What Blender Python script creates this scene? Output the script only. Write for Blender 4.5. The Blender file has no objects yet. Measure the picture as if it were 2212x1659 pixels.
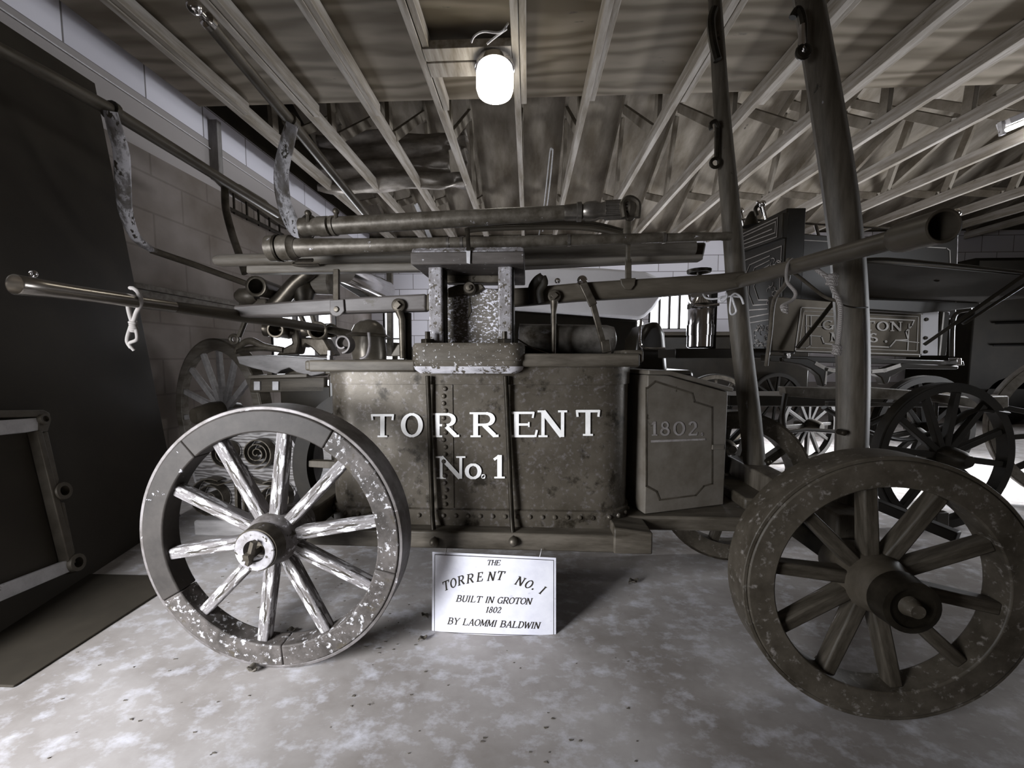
import bpy, bmesh, math, random
from mathutils import Vector as V, Matrix as Mx, Quaternion
SC = bpy.context.scene
COL = SC.collection
random.seed(7)
R_ = math.radians
# ------------------------------------------------------------------ camera
F, W, H = 830.0, 2212, 1659
CAM = V((0, 0, 0.95))
YAW, PITCH = math.atan(34 / F), math.atan(59.5 / F)
fwd = V((-math.sin(YAW) * math.cos(PITCH), math.cos(YAW) * math.cos(PITCH), -math.sin(PITCH)))
rgt = V((math.cos(YAW), math.sin(YAW), 0))
upv = rgt.cross(fwd)
cd = bpy.data.cameras.new('camera'); cam = bpy.data.objects.new('camera', cd); COL.objects.link(cam)
cd.sensor_width = 36; cd.lens = 36 * F / W; cd.clip_start = 0.02; cd.clip_end = 100
cam.matrix_world = Mx(((rgt.x, upv.x, -fwd.x, CAM.x), (rgt.y, upv.y, -fwd.y, CAM.y), (rgt.z, upv.z, -fwd.z, CAM.z), (0, 0, 0, 1)))
SC.camera = cam
def ray(px, py): return rgt * ((px - W / 2) / F) + upv * ((H / 2 - py) / F) + fwd
def P(px, py, Y):            # point of the world plane at depth Y seen at photo pixel
    r = ray(px, py); return CAM + r * ((Y - CAM.y) / r.y)
def PZ(px, py, Z=0.0):
    r = ray(px, py); return CAM + r * ((Z - CAM.z) / r.z)
def PX(px, py, X):
    r = ray(px, py); return CAM + r * ((X - CAM.x) / r.x)
# ------------------------------------------------------------------ world, lights, exposure
SC.view_settings.view_transform = 'Standard'; SC.view_settings.look = 'None'
SC.view_settings.exposure = 0.0; SC.view_settings.gamma = 1.0; SC.view_settings.use_curve_mapping = False
wd = bpy.data.worlds.new('world'); SC.world = wd; wd.use_nodes = True
wd.node_tree.nodes['Background'].inputs[0].default_value = (1.0, 0.80, 0.62, 1)
wd.node_tree.nodes['Background'].inputs[1].default_value = 0.036
COOL = (0.93, 0.95, 1.0)
def area(name, loc, aim, sx, sy, power, col=COOL, spread=180):
    l = bpy.data.lights.new(name, 'AREA'); l.shape = 'RECTANGLE'; l.size = sx; l.size_y = sy; l.energy = power; l.color = col; l.spread = R_(spread)
    o = bpy.data.objects.new(name, l); COL.objects.link(o); o.location = loc
    o.rotation_euler = (V(aim) - V(loc)).to_track_quat('-Z', 'Y').to_euler(); return o
area('daylight_open_doorway', (-1.8, -0.4, 0.85), (-0.9, 1.3, 0.2), 0.8, 1.2, 44, spread=97)
area('daylight_side_doorway', (7.2, 3.9, 1.2), (2.0, 3.2, 0.3), 2.6, 2.0, 45, spread=80)
area('gloss_fill_front_right', (4.3, -0.5, 1.7), (2.9, 3.2, 0.2), 1.0, 1.4, 6, spread=78)  # added lamp for sheen on the wagon's name board, no real door here
area('floor_fill_right', (6.3, 3.2, 2.3), (2.3, 3.5, 0.0), 1.0, 0.9, 85, spread=36)  # added narrow fill brightening the right rear floor, hangs mid-room without an opening
area('chord_upfill_right', (7.8, 3.8, 0.35), (3.0, 4.4, 3.1), 2.5, 0.6, 85, spread=80)  # added low up-light brightening the chord undersides, no real source behind it
area('daylight_rear_window', (-2.65, 4.7, 1.3), (0.0, 4.6, 1.2), 1.5, 0.9, 45)
area('daylight_far_window', (2.2, 6.6, 1.5), (2.0, 3.0, 1.6), 1.6, 0.9, 45)
# ------------------------------------------------------------------ materials
def lin(c): return tuple((x / 255 / 12.92 if x <= 10 else ((x / 255 + .055) / 1.055) ** 2.4) for x in c)
def mat(name, c1, c2, sc=(6, 6, 6), rough=.7, metal=0., chip=None, bump=.2, lo=.35, hi=.65, detail=6, chip2=None, wave=None, spec=.3):
    m = bpy.data.materials.new(name); m.use_nodes = True; nt = m.node_tree; N = nt.nodes; L = nt.links
    b = N['Principled BSDF']; b.inputs['Roughness'].default_value = rough; b.inputs['Metallic'].default_value = metal
    b.inputs['Specular IOR Level'].default_value = spec
    tc = N.new('ShaderNodeTexCoord')
    def noise(s, d=detail):
        mp = N.new('ShaderNodeMapping'); mp.inputs['Scale'].default_value = s; L.new(tc.outputs['Object'], mp.inputs[0])
        n = N.new('ShaderNodeTexNoise'); n.inputs['Scale'].default_value = 1; n.inputs['Detail'].default_value = d; n.inputs['Roughness'].default_value = .65
        L.new(mp.outputs[0], n.inputs['Vector']); return n.outputs['Fac']
    f = noise(sc)
    if wave:
        mp = N.new('ShaderNodeMapping'); mp.inputs['Scale'].default_value = wave[0]; L.new(tc.outputs['Object'], mp.inputs[0])
        w = N.new('ShaderNodeTexWave'); w.bands_direction = wave[1]; w.inputs['Scale'].default_value = 1; w.inputs['Distortion'].default_value = wave[2]
        w.inputs['Detail'].default_value = 3; w.inputs['Detail Scale'].default_value = wave[3] if len(wave) > 3 else 1
        L.new(mp.outputs[0], w.inputs['Vector'])
        mx = N.new('ShaderNodeMix'); mx.inputs[0].default_value = .55; L.new(f, mx.inputs[2]); L.new(w.outputs['Fac'], mx.inputs[3]); f = mx.outputs[0]
    rp = N.new('ShaderNodeValToRGB'); e = rp.color_ramp.elements
    e[0].position = lo; e[1].position = hi; e[0].color = (*c1, 1); e[1].color = (*c2, 1); L.new(f, rp.inputs[0])
    col = rp.outputs[0]
    for ch in (chip, chip2):
        if not ch: continue
        c, th, s = ch[:3]; soft = ch[3] if len(ch) > 3 else .03
        r2 = N.new('ShaderNodeValToRGB'); q = r2.color_ramp.elements; q[0].position = th; q[1].position = th + soft
        L.new(noise(s, 8), r2.inputs[0])
        mx = N.new('ShaderNodeMix'); mx.data_type = 'RGBA'; L.new(r2.outputs[0], mx.inputs[0]); L.new(col, mx.inputs[6]); mx.inputs[7].default_value = (*c, 1); col = mx.outputs[2]
    L.new(col, b.inputs['Base Color'])
    if bump:
        bp = N.new('ShaderNodeBump'); bp.inputs['Strength'].default_value = bump; bp.inputs['Distance'].default_value = .004
        L.new(f, bp.inputs['Height']); L.new(bp.outputs[0], b.inputs['Normal'])
    return m
def emis(name, col, s):
    m = bpy.data.materials.new(name); m.use_nodes = True; b = m.node_tree.nodes['Principled BSDF']
    b.inputs['Base Color'].default_value = (*col, 1); b.inputs['Emission Color'].default_value = (*col, 1); b.inputs['Emission Strength'].default_value = s; return m
def g(v, w=0, c=0):                                 # warm grey, browner the darker it is
    t = min(v / .22, 1); return (v, v * (.80 + .13 * t), v * (.52 + .32 * t))
def n(v):                                           # cool grey, lavender when pale
    t = min(v / .3, 1); return (v, v * (.84 + .13 * t), v * (.70 + .32 * t))
WHITE = (.76, .75, .82)
MT = dict(
 grey_paint=mat('grey_painted_oak', n(.02), n(.044), (9, 9, 9), .6, chip=((.5, .49, .53), .66, (26, 26, 26)), chip2=(g(.05), .69, (14, 14, 14))),
 flake_paint=mat('flaking_grey_paint', n(.035), n(.11), (16, 16, 16), .65, chip=((.5, .49, .5), .56, (60, 60, 60), .08), chip2=(g(.06), .60, (22, 22, 22), .06), bump=.35),
 spoke_flake=mat('weathered_white_spoke', n(.09), n(.25), (45, 45, 6), .65, chip=((.56, .55, .56), .52, (70, 70, 14)), chip2=(g(.03), .57, (85, 85, 8)), bump=.4),
 hub_face=mat('cracked_white_hub_face', n(.2), n(.42), (20, 20, 20), .6, chip=(g(.04), .57, (45, 45, 45)), bump=.4),
 tyre=mat('worn_iron_tyre', n(.08), n(.2), (14, 14, 14), .5, .3, chip=((.5, .48, .5), .66, (30, 30, 30))),
 tyre_dark=mat('dark_iron_tyre', g(.03), g(.08), (14, 14, 14), .5, .4, chip=(n(.3), .64, (25, 25, 25))),
 brown_wheel=mat('brown_varnished_felloe', g(.042), g(.095), (10, 10, 10), .5, chip=((.24, .22, .2), .57, (50, 50, 50), .14), bump=.2),
 brown_spoke=mat('brown_spoke', g(.035), g(.10), (40, 40, 5), .55, chip=(n(.25), .64, (50, 50, 6))),
 hub_wood=mat('hub_oak', n(.07), n(.2), (16, 30, 16), .6, chip=(n(.5), .6, (34, 50, 34)), chip2=(g(.04), .62, (20, 40, 20))),
 hub_brown=mat('hub_dark_oak', g(.045), g(.085), (8, 20, 8), .45),
 black_iron=mat('black_iron', g(.012), g(.04), (12, 12, 12), .45, .5, bump=.15),
 iron=mat('old_iron', g(.05), g(.13), (18, 18, 18), .45, .6, chip=(g(.03), .6, (9, 9, 9)), bump=.25),
 copper=mat('dull_copper_tank', g(.055), g(.12), (6, 6, 6), .42, .3, chip=(n(.17), .54, (60, 60, 60), .16), chip2=(g(.025), .56, (13, 13, 13), .1), bump=.3, lo=.3, hi=.7),
 rail=mat('worn_oak_rail', g(.04, .9, .82), g(.115, .93, .87), (4, 22, 22), .55, chip=(n(.34), .69, (8, 30, 30))),
 speck=mat('speckled_paint', g(.10), g(.19), (14, 14, 14), .6, chip=(WHITE, .54, (100, 50, 160)), bump=.2),
 board=mat('capping_board', n(.05), n(.11), (5, 20, 20), .55, chip=(n(.5), .64, (45, 45, 45)), chip2=(g(.04), .68, (12, 30, 40))),
 post=mat('post_paint', n(.17), n(.36), (40, 40, 30), .6, chip=(g(.09), .55, (75, 75, 60)), chip2=((.6, .59, .62), .58, (60, 60, 50))),
 collar=mat('collar_board', g(.055), g(.125), (6, 20, 20), .55, chip=((.6, .59, .6), .61, (95, 70, 95))),
 flake_edge=mat('flaked_white_edge', n(.34), n(.6), (20, 30, 30), .6, chip=(g(.08), .56, (38, 38, 38))),
 lever=mat('lever_ash', n(.06), n(.14), (3, 16, 16), .45, chip=(n(.45), .66, (9, 25, 25)), chip2=(g(.08), .64, (8, 14, 14))),
 lever_dark=mat('dark_lever', g(.04, .9, .82), g(.10, .92, .85), (3, 16, 16), .45),
 handle=mat('polished_handle', g(.22, .93, .85), g(.4, .94, .88), (10, 3, 10), .24, .9, bump=.15),
 handle_dark=mat('dark_handle', g(.05, .88, .76), g(.10, .88, .76), (10, 3, 10), .4, .1, bump=.08),
 pipe=mat('leather_pipe', g(.06), g(.14), (22, 22, 22), .4, .25, chip=(n(.5), .66, (40, 40, 40)), bump=.3),
 brass=mat('tarnished_brass', g(.12, .92, .82), g(.26, .93, .85), (12, 12, 12), .3, .8, bump=.1),
 shiny=mat('polished_brass', (.55, .52, .48), (.75, .73, .72), (8, 8, 8), .16, 1., bump=.04),
 pole=mat('old_pole', g(.08, .92, .86), g(.18, .94, .9), (2.5, 20, 20), .5, bump=.2),
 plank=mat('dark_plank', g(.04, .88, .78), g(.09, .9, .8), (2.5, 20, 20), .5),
 shaft=mat('brown_shaft', g(.05), g(.12), (34, 34, 4), .5, chip=(g(.03), .66, (20, 20, 12)), chip2=(n(.28), .70, (30, 30, 12))),
 box=mat('brown_toolbox', g(.11), g(.17), (8, 8, 8), .5, chip=(g(.05), .66, (10, 10, 10)), bump=.1),
 lettering=mat('cream_lettering', (.80, .79, .76), (.92, .91, .9), (30, 30, 30), .6, chip=(g(.45), .66, (60, 60, 60)), bump=0),
 faded=mat('faded_lettering', (.22, .20, .19), (.36, .34, .33), (40, 40, 40), .6, chip=(g(.13), .6, (70, 70, 70)), bump=0),
 gold=mat('gold_line', (.72, .69, .65), (.85, .82, .78), (20, 20, 20), .35, .0, bump=0),
 dimgold=mat('dim_gold_line', (.22, .2, .18), (.34, .31, .29), (20, 20, 20), .35, .4, bump=0),
 ink=mat('ink', g(.02), g(.035), (30, 30, 30), .7, bump=0),
 paper=mat('laminated_paper', (.74, .74, .82), (.88, .88, .94), (9, 9, 9), .35, chip=((.55, .54, .6), .64, (26, 26, 40), .08), bump=.02),
 rope=mat('rope_fibre', (.20, .18, .165), (.42, .395, .38), (60, 60, 60), .9, wave=((150, 150, 150), 'DIAGONAL', 1.5), bump=.6),
 lead=mat('worn_cylinder', g(.05), g(.3), (9, 9, 9), .35, .5, chip=(n(.35), .6, (16, 30, 30), .1), bump=.3),
 string=mat('white_string', (.6, .59, .6), (.8, .79, .8), (80, 80, 80), .9, bump=.2),
 strap=mat('black_leather', g(.01), g(.025), (20, 20, 20), .6),
 rod=mat('dark_arm', g(.05, .9, .82), g(.12, .92, .85), (14, 4, 14), .4, .2),
 arm=mat('flaking_white_arm', g(.12), n(.3), (14, 14, 8), .5, chip=((.66, .65, .68), .49, (12, 12, 7), .08), chip2=(g(.05), .58, (26, 26, 14)), bump=.3),
 bronze=mat('dark_bronze', g(.045), g(.13), (10, 10, 10), .35, .7, bump=.2),
 olive=mat('painted_wagon', g(.018), g(.03), (4, 4, 4), .3, spec=.5, bump=.03),
 dark_wagon=mat('dark_wagon_paint', g(.012, .93, .82), g(.024, .93, .82), (4, 4, 4), .3, bump=.03),
 glossy_board=mat('glossy_name_board', g(.06, .93, .84), g(.09, .94, .86), (5, 5, 5), .3, .5, bump=.02),
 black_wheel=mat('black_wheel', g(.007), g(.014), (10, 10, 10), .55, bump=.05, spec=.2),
 worn_wagon_wheel=mat('worn_wagon_wheel', g(.07, .93, .86), g(.16, .95, .9), (14, 14, 14), .55, chip=(n(.3), .66, (20, 20, 20))),
 truck=mat('pale_truck_metal', (.74, .73, .76), (.82, .81, .84), (2, 2, 2), .35, .0, bump=.02),
 chrome=mat('nickel', (.6, .59, .6), (.72, .71, .72), (10, 10, 10), .12, 1., bump=0),
 panel=mat('dark_hardboard', g(.024), g(.038), (1.4, 1.4, 1.4), .6, chip=((.5, .5, .5), .86, (40, 40, 40)), bump=.05),
 frame_white=mat('scuffed_white_bar', (.42, .41, .42), (.62, .61, .62), (10, 10, 10), .6, chip=(g(.2), .64, (30, 30, 30))),
 frame_dark=mat('brown_iron_frame', g(.07, .9, .8), g(.12, .9, .82), (10, 10, 10), .5, .3),
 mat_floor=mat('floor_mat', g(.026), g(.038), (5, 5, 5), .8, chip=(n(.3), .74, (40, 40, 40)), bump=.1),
 truss=mat('spruce_stud', (.19, .163, .125), (.40, .37, .335), (20, 2.2, 20), .7, chip=((.09, .07, .055), .68, (19, 8, 19)), bump=.15),
 truss_web=mat('spruce_web', (.15, .127, .094), (.27, .241, .2), (12, 5, 5), .7, chip=((.08, .07, .06), .74, (13, 9, 9)), bump=.15),
 ply=mat('plywood_sheet', (.13, .106, .073), (.24, .206, .158), (1.2, 6, 6), .7, chip=((.08, .07, .06), .66, (2.2, 9, 9), .05), wave=((.5, 2.2, 1), 'Y', 16, 1.1), bump=.05, lo=.25, hi=.75),
 sheath=mat('roof_sheathing', (.14, .116, .084), (.27, .241, .2), (5, 1.5, 2), .75, chip=((.06, .05, .045), .70, (14, 7, 9)), bump=.1),
 foil=mat('crumpled_insulation_foil', (.22, .195, .165), (.40, .37, .335), (5, 5, 14), .26, .3, bump=.9),
 straw=mat('bare_timber', (.15, .14, .13), (.26, .25, .24), (18, 18, 5), .7),
 granite=mat('grained_panel', (.08, .073, .069), (.22, .21, .205), (5, 5, 26), .5, wave=((4, 4, 16), 'Z', 14, 1.2), bump=.05),
 granite_edge=mat('pale_drum_edge', (.20, .19, .19), (.32, .31, .31), (8, 8, 8), .5),
 grey_wood=mat('grey_timber', (.20, .19, .185), (.36, .345, .34), (3, 14, 14), .6),
 helmet=mat('dull_helmet', g(.06), g(.12), (8, 8, 8), .3, .3),
 rubble=mat('dry_leaf', g(.06, .88, .76), g(.16, .9, .8), (30, 30, 30), .8),
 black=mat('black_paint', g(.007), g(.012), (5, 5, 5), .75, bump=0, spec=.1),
)
MT['lamp'] = emis('lit_globe', (1, .94, .82), 10)
MT['bulb'] = emis('lit_bulb', (1, .985, .98), 25)
MT['daylight'] = emis('daylit_pane', (.93, .93, 1.0), 3.5)
# concrete floor and left wall need their own trees
def concrete():
    m = mat('concrete_floor', (.25, .226, .207), (.41, .386, .372), (2.2, 3.0, 2.2), .6, chip=((.62, .62, .67), .50, (15, 22, 15), .28), chip2=((.13, .115, .10), .70, (15, 24, 15), .04), bump=.2, spec=.35)
    return m
MT['floor'] = concrete()
def blockwall(name, axis, split):
    m = bpy.data.materials.new(name); m.use_nodes = True; nt = m.node_tree; N = nt.nodes; L = nt.links
    b = N['Principled BSDF']; b.inputs['Roughness'].default_value = .75
    tc = N.new('ShaderNodeTexCoord'); sp = N.new('ShaderNodeSeparateXYZ'); L.new(tc.outputs['Object'], sp.inputs[0])
    cb = N.new('ShaderNodeCombineXYZ'); L.new(sp.outputs['Y' if axis == 'X' else 'X'], cb.inputs[0]); sb = N.new('ShaderNodeMath'); sb.operation = 'SUBTRACT'; sb.inputs[1].default_value = (split or 0) - .02 * 0; L.new(sp.outputs['Z'], sb.inputs[0]); L.new(sb.outputs[0], cb.inputs[1])
    br = N.new('ShaderNodeTexBrick'); br.inputs['Scale'].default_value = 1; br.inputs['Brick Width'].default_value = .5; br.inputs['Row Height'].default_value = .27
    br.inputs['Mortar Size'].default_value = .006; br.inputs['Mortar Smooth'].default_value = .3
    br.inputs['Color1'].default_value = (.68, .67, .73, 1); br.inputs['Color2'].default_value = (.84, .83, .9, 1); br.inputs['Mortar'].default_value = (.2, .19, .19, 1)
    L.new(cb.outputs[0], br.inputs['Vector'])
    nz = N.new('ShaderNodeTexNoise'); nz.inputs['Scale'].default_value = 2.2; nz.inputs['Detail'].default_value = 7; L.new(tc.outputs['Object'], nz.inputs['Vector'])
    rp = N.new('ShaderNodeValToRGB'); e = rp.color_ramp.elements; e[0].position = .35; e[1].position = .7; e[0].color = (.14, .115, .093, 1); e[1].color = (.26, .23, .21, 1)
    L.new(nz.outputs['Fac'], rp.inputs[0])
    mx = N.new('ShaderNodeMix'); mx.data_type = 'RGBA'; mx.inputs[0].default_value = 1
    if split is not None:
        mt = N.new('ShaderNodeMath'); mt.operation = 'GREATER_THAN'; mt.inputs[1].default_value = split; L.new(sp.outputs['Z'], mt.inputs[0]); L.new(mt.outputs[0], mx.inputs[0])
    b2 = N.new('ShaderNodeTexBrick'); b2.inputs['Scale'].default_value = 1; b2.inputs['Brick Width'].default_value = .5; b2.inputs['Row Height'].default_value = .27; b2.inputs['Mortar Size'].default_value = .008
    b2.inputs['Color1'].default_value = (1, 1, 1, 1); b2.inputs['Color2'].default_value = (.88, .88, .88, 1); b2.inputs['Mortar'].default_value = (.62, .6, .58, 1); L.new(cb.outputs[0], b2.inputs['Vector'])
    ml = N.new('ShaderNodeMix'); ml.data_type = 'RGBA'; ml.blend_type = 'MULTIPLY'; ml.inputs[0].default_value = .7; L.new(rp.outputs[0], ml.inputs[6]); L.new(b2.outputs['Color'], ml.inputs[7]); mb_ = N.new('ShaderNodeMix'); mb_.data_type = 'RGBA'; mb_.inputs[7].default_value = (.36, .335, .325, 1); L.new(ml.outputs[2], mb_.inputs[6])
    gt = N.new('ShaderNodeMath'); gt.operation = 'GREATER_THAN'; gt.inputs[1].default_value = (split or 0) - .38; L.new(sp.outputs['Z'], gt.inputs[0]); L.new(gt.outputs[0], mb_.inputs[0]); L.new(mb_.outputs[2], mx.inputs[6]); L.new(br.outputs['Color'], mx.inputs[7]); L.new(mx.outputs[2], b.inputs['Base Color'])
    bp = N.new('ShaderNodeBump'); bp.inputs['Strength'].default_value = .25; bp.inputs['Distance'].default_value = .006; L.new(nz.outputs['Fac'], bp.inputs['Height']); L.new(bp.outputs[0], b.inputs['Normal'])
    return m
# ------------------------------------------------------------------ mesh builder
def frame(d, up=(0, 0, 1)):
    d = V(d).normalized(); u = V(up)
    if abs(d.dot(u.normalized())) > .98: u = V((0, 1, 0)) if abs(d.y) < .9 else V((1, 0, 0))
    x = u.cross(d).normalized(); return x, d.cross(x).normalized(), d
class MB:
    def __init__(s): s.v = []; s.f = []
    def add(s, vs, fs):
        o = len(s.v); s.v += [V(p) for p in vs]; s.f += [tuple(i + o for i in f) for f in fs]; return s
    def prism(s, poly, off):
        k = len(poly); off = V(off); a = [V(p) for p in poly]
        return s.add(a + [p + off for p in a], [tuple(range(k)), tuple(range(2 * k - 1, k - 1, -1))] + [(i, i + k, (i + 1) % k + k, (i + 1) % k) for i in range(k)])
    def box(s, lo, hi):
        x0, y0, z0 = lo; x1, y1, z1 = hi
        return s.prism([(x0, y0, z0), (x1, y0, z0), (x1, y0, z1), (x0, y0, z1)], (0, y1 - y0, 0))
    def bar(s, p0, p1, w, h, up=(0, 0, 1), w1=None, h1=None):
        p0, p1 = V(p0), V(p1); x, y, d = frame(p1 - p0, up); w1 = w if w1 is None else w1; h1 = h if h1 is None else h1
        q = [p0 + x * a * w / 2 + y * b * h / 2 for a, b in ((-1, -1), (1, -1), (1, 1), (-1, 1))] + [p1 + x * a * w1 / 2 + y * b * h1 / 2 for a, b in ((-1, -1), (1, -1), (1, 1), (-1, 1))]
        return s.add(q, [(3, 2, 1, 0), (4, 5, 6, 7)] + [(i, (i + 1) % 4, (i + 1) % 4 + 4, i + 4) for i in range(4)])
    def tube(s, pts, r, k=10, caps=True, sub=0, flat=None, up=(0, 0, 1)):
        pts = [V(p) for p in pts]; rs = list(r) if hasattr(r, '__len__') else [r] * len(pts)
        if sub and len(pts) > 2:
            q = []; qr = []
            for i in range(len(pts) - 1):
                a, b, c, d = pts[max(i - 1, 0)], pts[i], pts[i + 1], pts[min(i + 2, len(pts) - 1)]
                for j in range(sub):
                    t = j / sub
                    q.append(.5 * ((2 * b) + (c - a) * t + (2 * a - 5 * b + 4 * c - d) * t * t + (-a + 3 * b - 3 * c + d) * t ** 3)); qr.append(rs[i] + (rs[i + 1] - rs[i]) * t)
            q.append(pts[-1]); qr.append(rs[-1]); pts, rs = q, qr
        o = len(s.v); x = None
        for i, p in enumerate(pts):
            d = (pts[min(i + 1, len(pts) - 1)] - pts[max(i - 1, 0)]).normalized()
            if x is None: x, y, _ = frame(d, up)
            else:
                x = (x - d * x.dot(d)); x = x.normalized() if x.length > 1e-6 else frame(d, up)[0]
            y = d.cross(x)
            fx, fy = flat if flat else (1, 1)
            for j in range(k):
                a = 2 * math.pi * j / k; s.v.append(p + x * math.cos(a) * rs[i] * fx + y * math.sin(a) * rs[i] * fy)
        for i in range(len(pts) - 1):
            for j in range(k):
                a, b = o + i * k + j, o + i * k + (j + 1) % k; s.f.append((a, b, b + k, a + k))
        if caps:
            s.f.append(tuple(o + j for j in range(k - 1, -1, -1))); e = o + (len(pts) - 1) * k; s.f.append(tuple(e + j for j in range(k)))
        return s
    def lathe(s, p0, ax, prof, k=24, a0=0., a1=2 * math.pi, closed=False):
        p0 = V(p0); x, y, d = frame(ax); o = len(s.v); full = abs(a1 - a0 - 2 * math.pi) < 1e-6; kk = k if full else k + 1
        for t, r in prof:
            for j in range(kk):
                a = a0 + (a1 - a0) * j / k; s.v.append(p0 + d * t + x * math.cos(a) * r + y * math.sin(a) * r)
        m = len(prof)
        for i in range(m if closed else m - 1):
            for j in range(k):
                jn = (j + 1) % kk; A = o + i * kk; B = o + ((i + 1) % m) * kk; s.f.append((A + j, A + jn, B + jn, B + j))
        if not closed and full:
            if prof[0][1] > 1e-5: s.f.append(tuple(o + j for j in range(kk - 1, -1, -1)))
            if prof[-1][1] > 1e-5: s.f.append(tuple(o + (m - 1) * kk + j for j in range(kk)))
        return s
    def ball(s, c, r, k=10, sz=(1, 1, 1)):
        c = V(c); o = len(s.v); h = k // 2
        for i in range(h + 1):
            t = math.pi * i / h
            for j in range(k):
                a = 2 * math.pi * j / k; s.v.append(c + V((math.sin(t) * math.cos(a) * sz[0], math.sin(t) * math.sin(a) * sz[1], math.cos(t) * sz[2])) * r)
        for i in range(h):
            for j in range(k):
                a, b = o + i * k + j, o + i * k + (j + 1) % k; s.f.append((a, a + k, b + k, b))
        return s
    def arc(s, a0, a1, r0, r1, y0, y1, k=24):   # ring piece about local Y, clockwise from the top
        o = len(s.v); full = abs(a1 - a0 - 2 * math.pi) < 1e-6; kk = k if full else k + 1
        for j in range(kk):
            a = a0 + (a1 - a0) * j / k
            for r, y in ((r0, y0), (r1, y0), (r1, y1), (r0, y1)): s.v.append(V((math.sin(a) * r, y, math.cos(a) * r)))
        for j in range(k):
            A = o + 4 * j; B = o + 4 * ((j + 1) % kk)
            for i in range(4): s.f.append((A + i, A + (i + 1) % 4, B + (i + 1) % 4, B + i))
        if not full: s.f.append((o, o + 3, o + 2, o + 1)); e = o + 4 * k; s.f.append((e, e + 1, e + 2, e + 3))
        return s
    def mesh(s, name, m, shift=None, smooth=40):
        me = bpy.data.meshes.new(name); sh = V(shift) if shift is not None else V()
        me.from_pydata([v - sh for v in s.v], [], s.f); bm = bmesh.new(); bm.from_mesh(me)
        bmesh.ops.remove_doubles(bm, verts=bm.verts, dist=1e-5); bmesh.ops.dissolve_degenerate(bm, edges=bm.edges, dist=1e-6)
        bmesh.ops.recalc_face_normals(bm, faces=bm.faces); bm.to_mesh(me); bm.free()
        me.materials.append(MT[m] if isinstance(m, str) else m)
        for p in me.polygons: p.use_smooth = True
        me.set_sharp_from_angle(angle=R_(smooth)); return me
WM = {}
def link(name, data, parent=None, world=None):
    o = bpy.data.objects.new(name, data); COL.objects.link(o); world = world or Mx(); WM[o.name] = world
    if parent: o.parent = parent; o.matrix_parent_inverse = WM[parent.name].inverted()
    o.matrix_basis = world; return o
def put(mb, name, m, parent=None, bevel=0, smooth=40, world=None):
    if world is None:
        lo = V((min(v.x for v in mb.v), min(v.y for v in mb.v), min(v.z for v in mb.v))); hi = V((max(v.x for v in mb.v), max(v.y for v in mb.v), max(v.z for v in mb.v)))
        c = (lo + hi) / 2; world = Mx.Translation(c); me = mb.mesh(name, m, c, smooth)
    else: me = mb.mesh(name, m, None, smooth)
    o = link(name, me, parent, world)
    if bevel:
        b = o.modifiers.new('bevel', 'BEVEL'); b.width = bevel; b.segments = 2; b.limit_method = 'ANGLE'; b.angle_limit = R_(40)
    return o
def tag(o, label=None, cat=None, group=None, kind=None):
    if label: o['label'] = label
    if cat: o['category'] = cat
    if group: o['group'] = group
    if kind: o['kind'] = kind
    return o
def thing(name, loc, label, cat, group=None):
    return tag(link(name, None, None, Mx.Translation(V(loc))), label, cat, group)
def struct(mb, name, m, bevel=0, parent=None):
    o = put(mb, name, m, parent, bevel); o['kind'] = 'structure'; return o
def slab(poly, Y, t): return MB().prism([P(x, y, Y) for x, y in poly], (0, t, 0))
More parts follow.
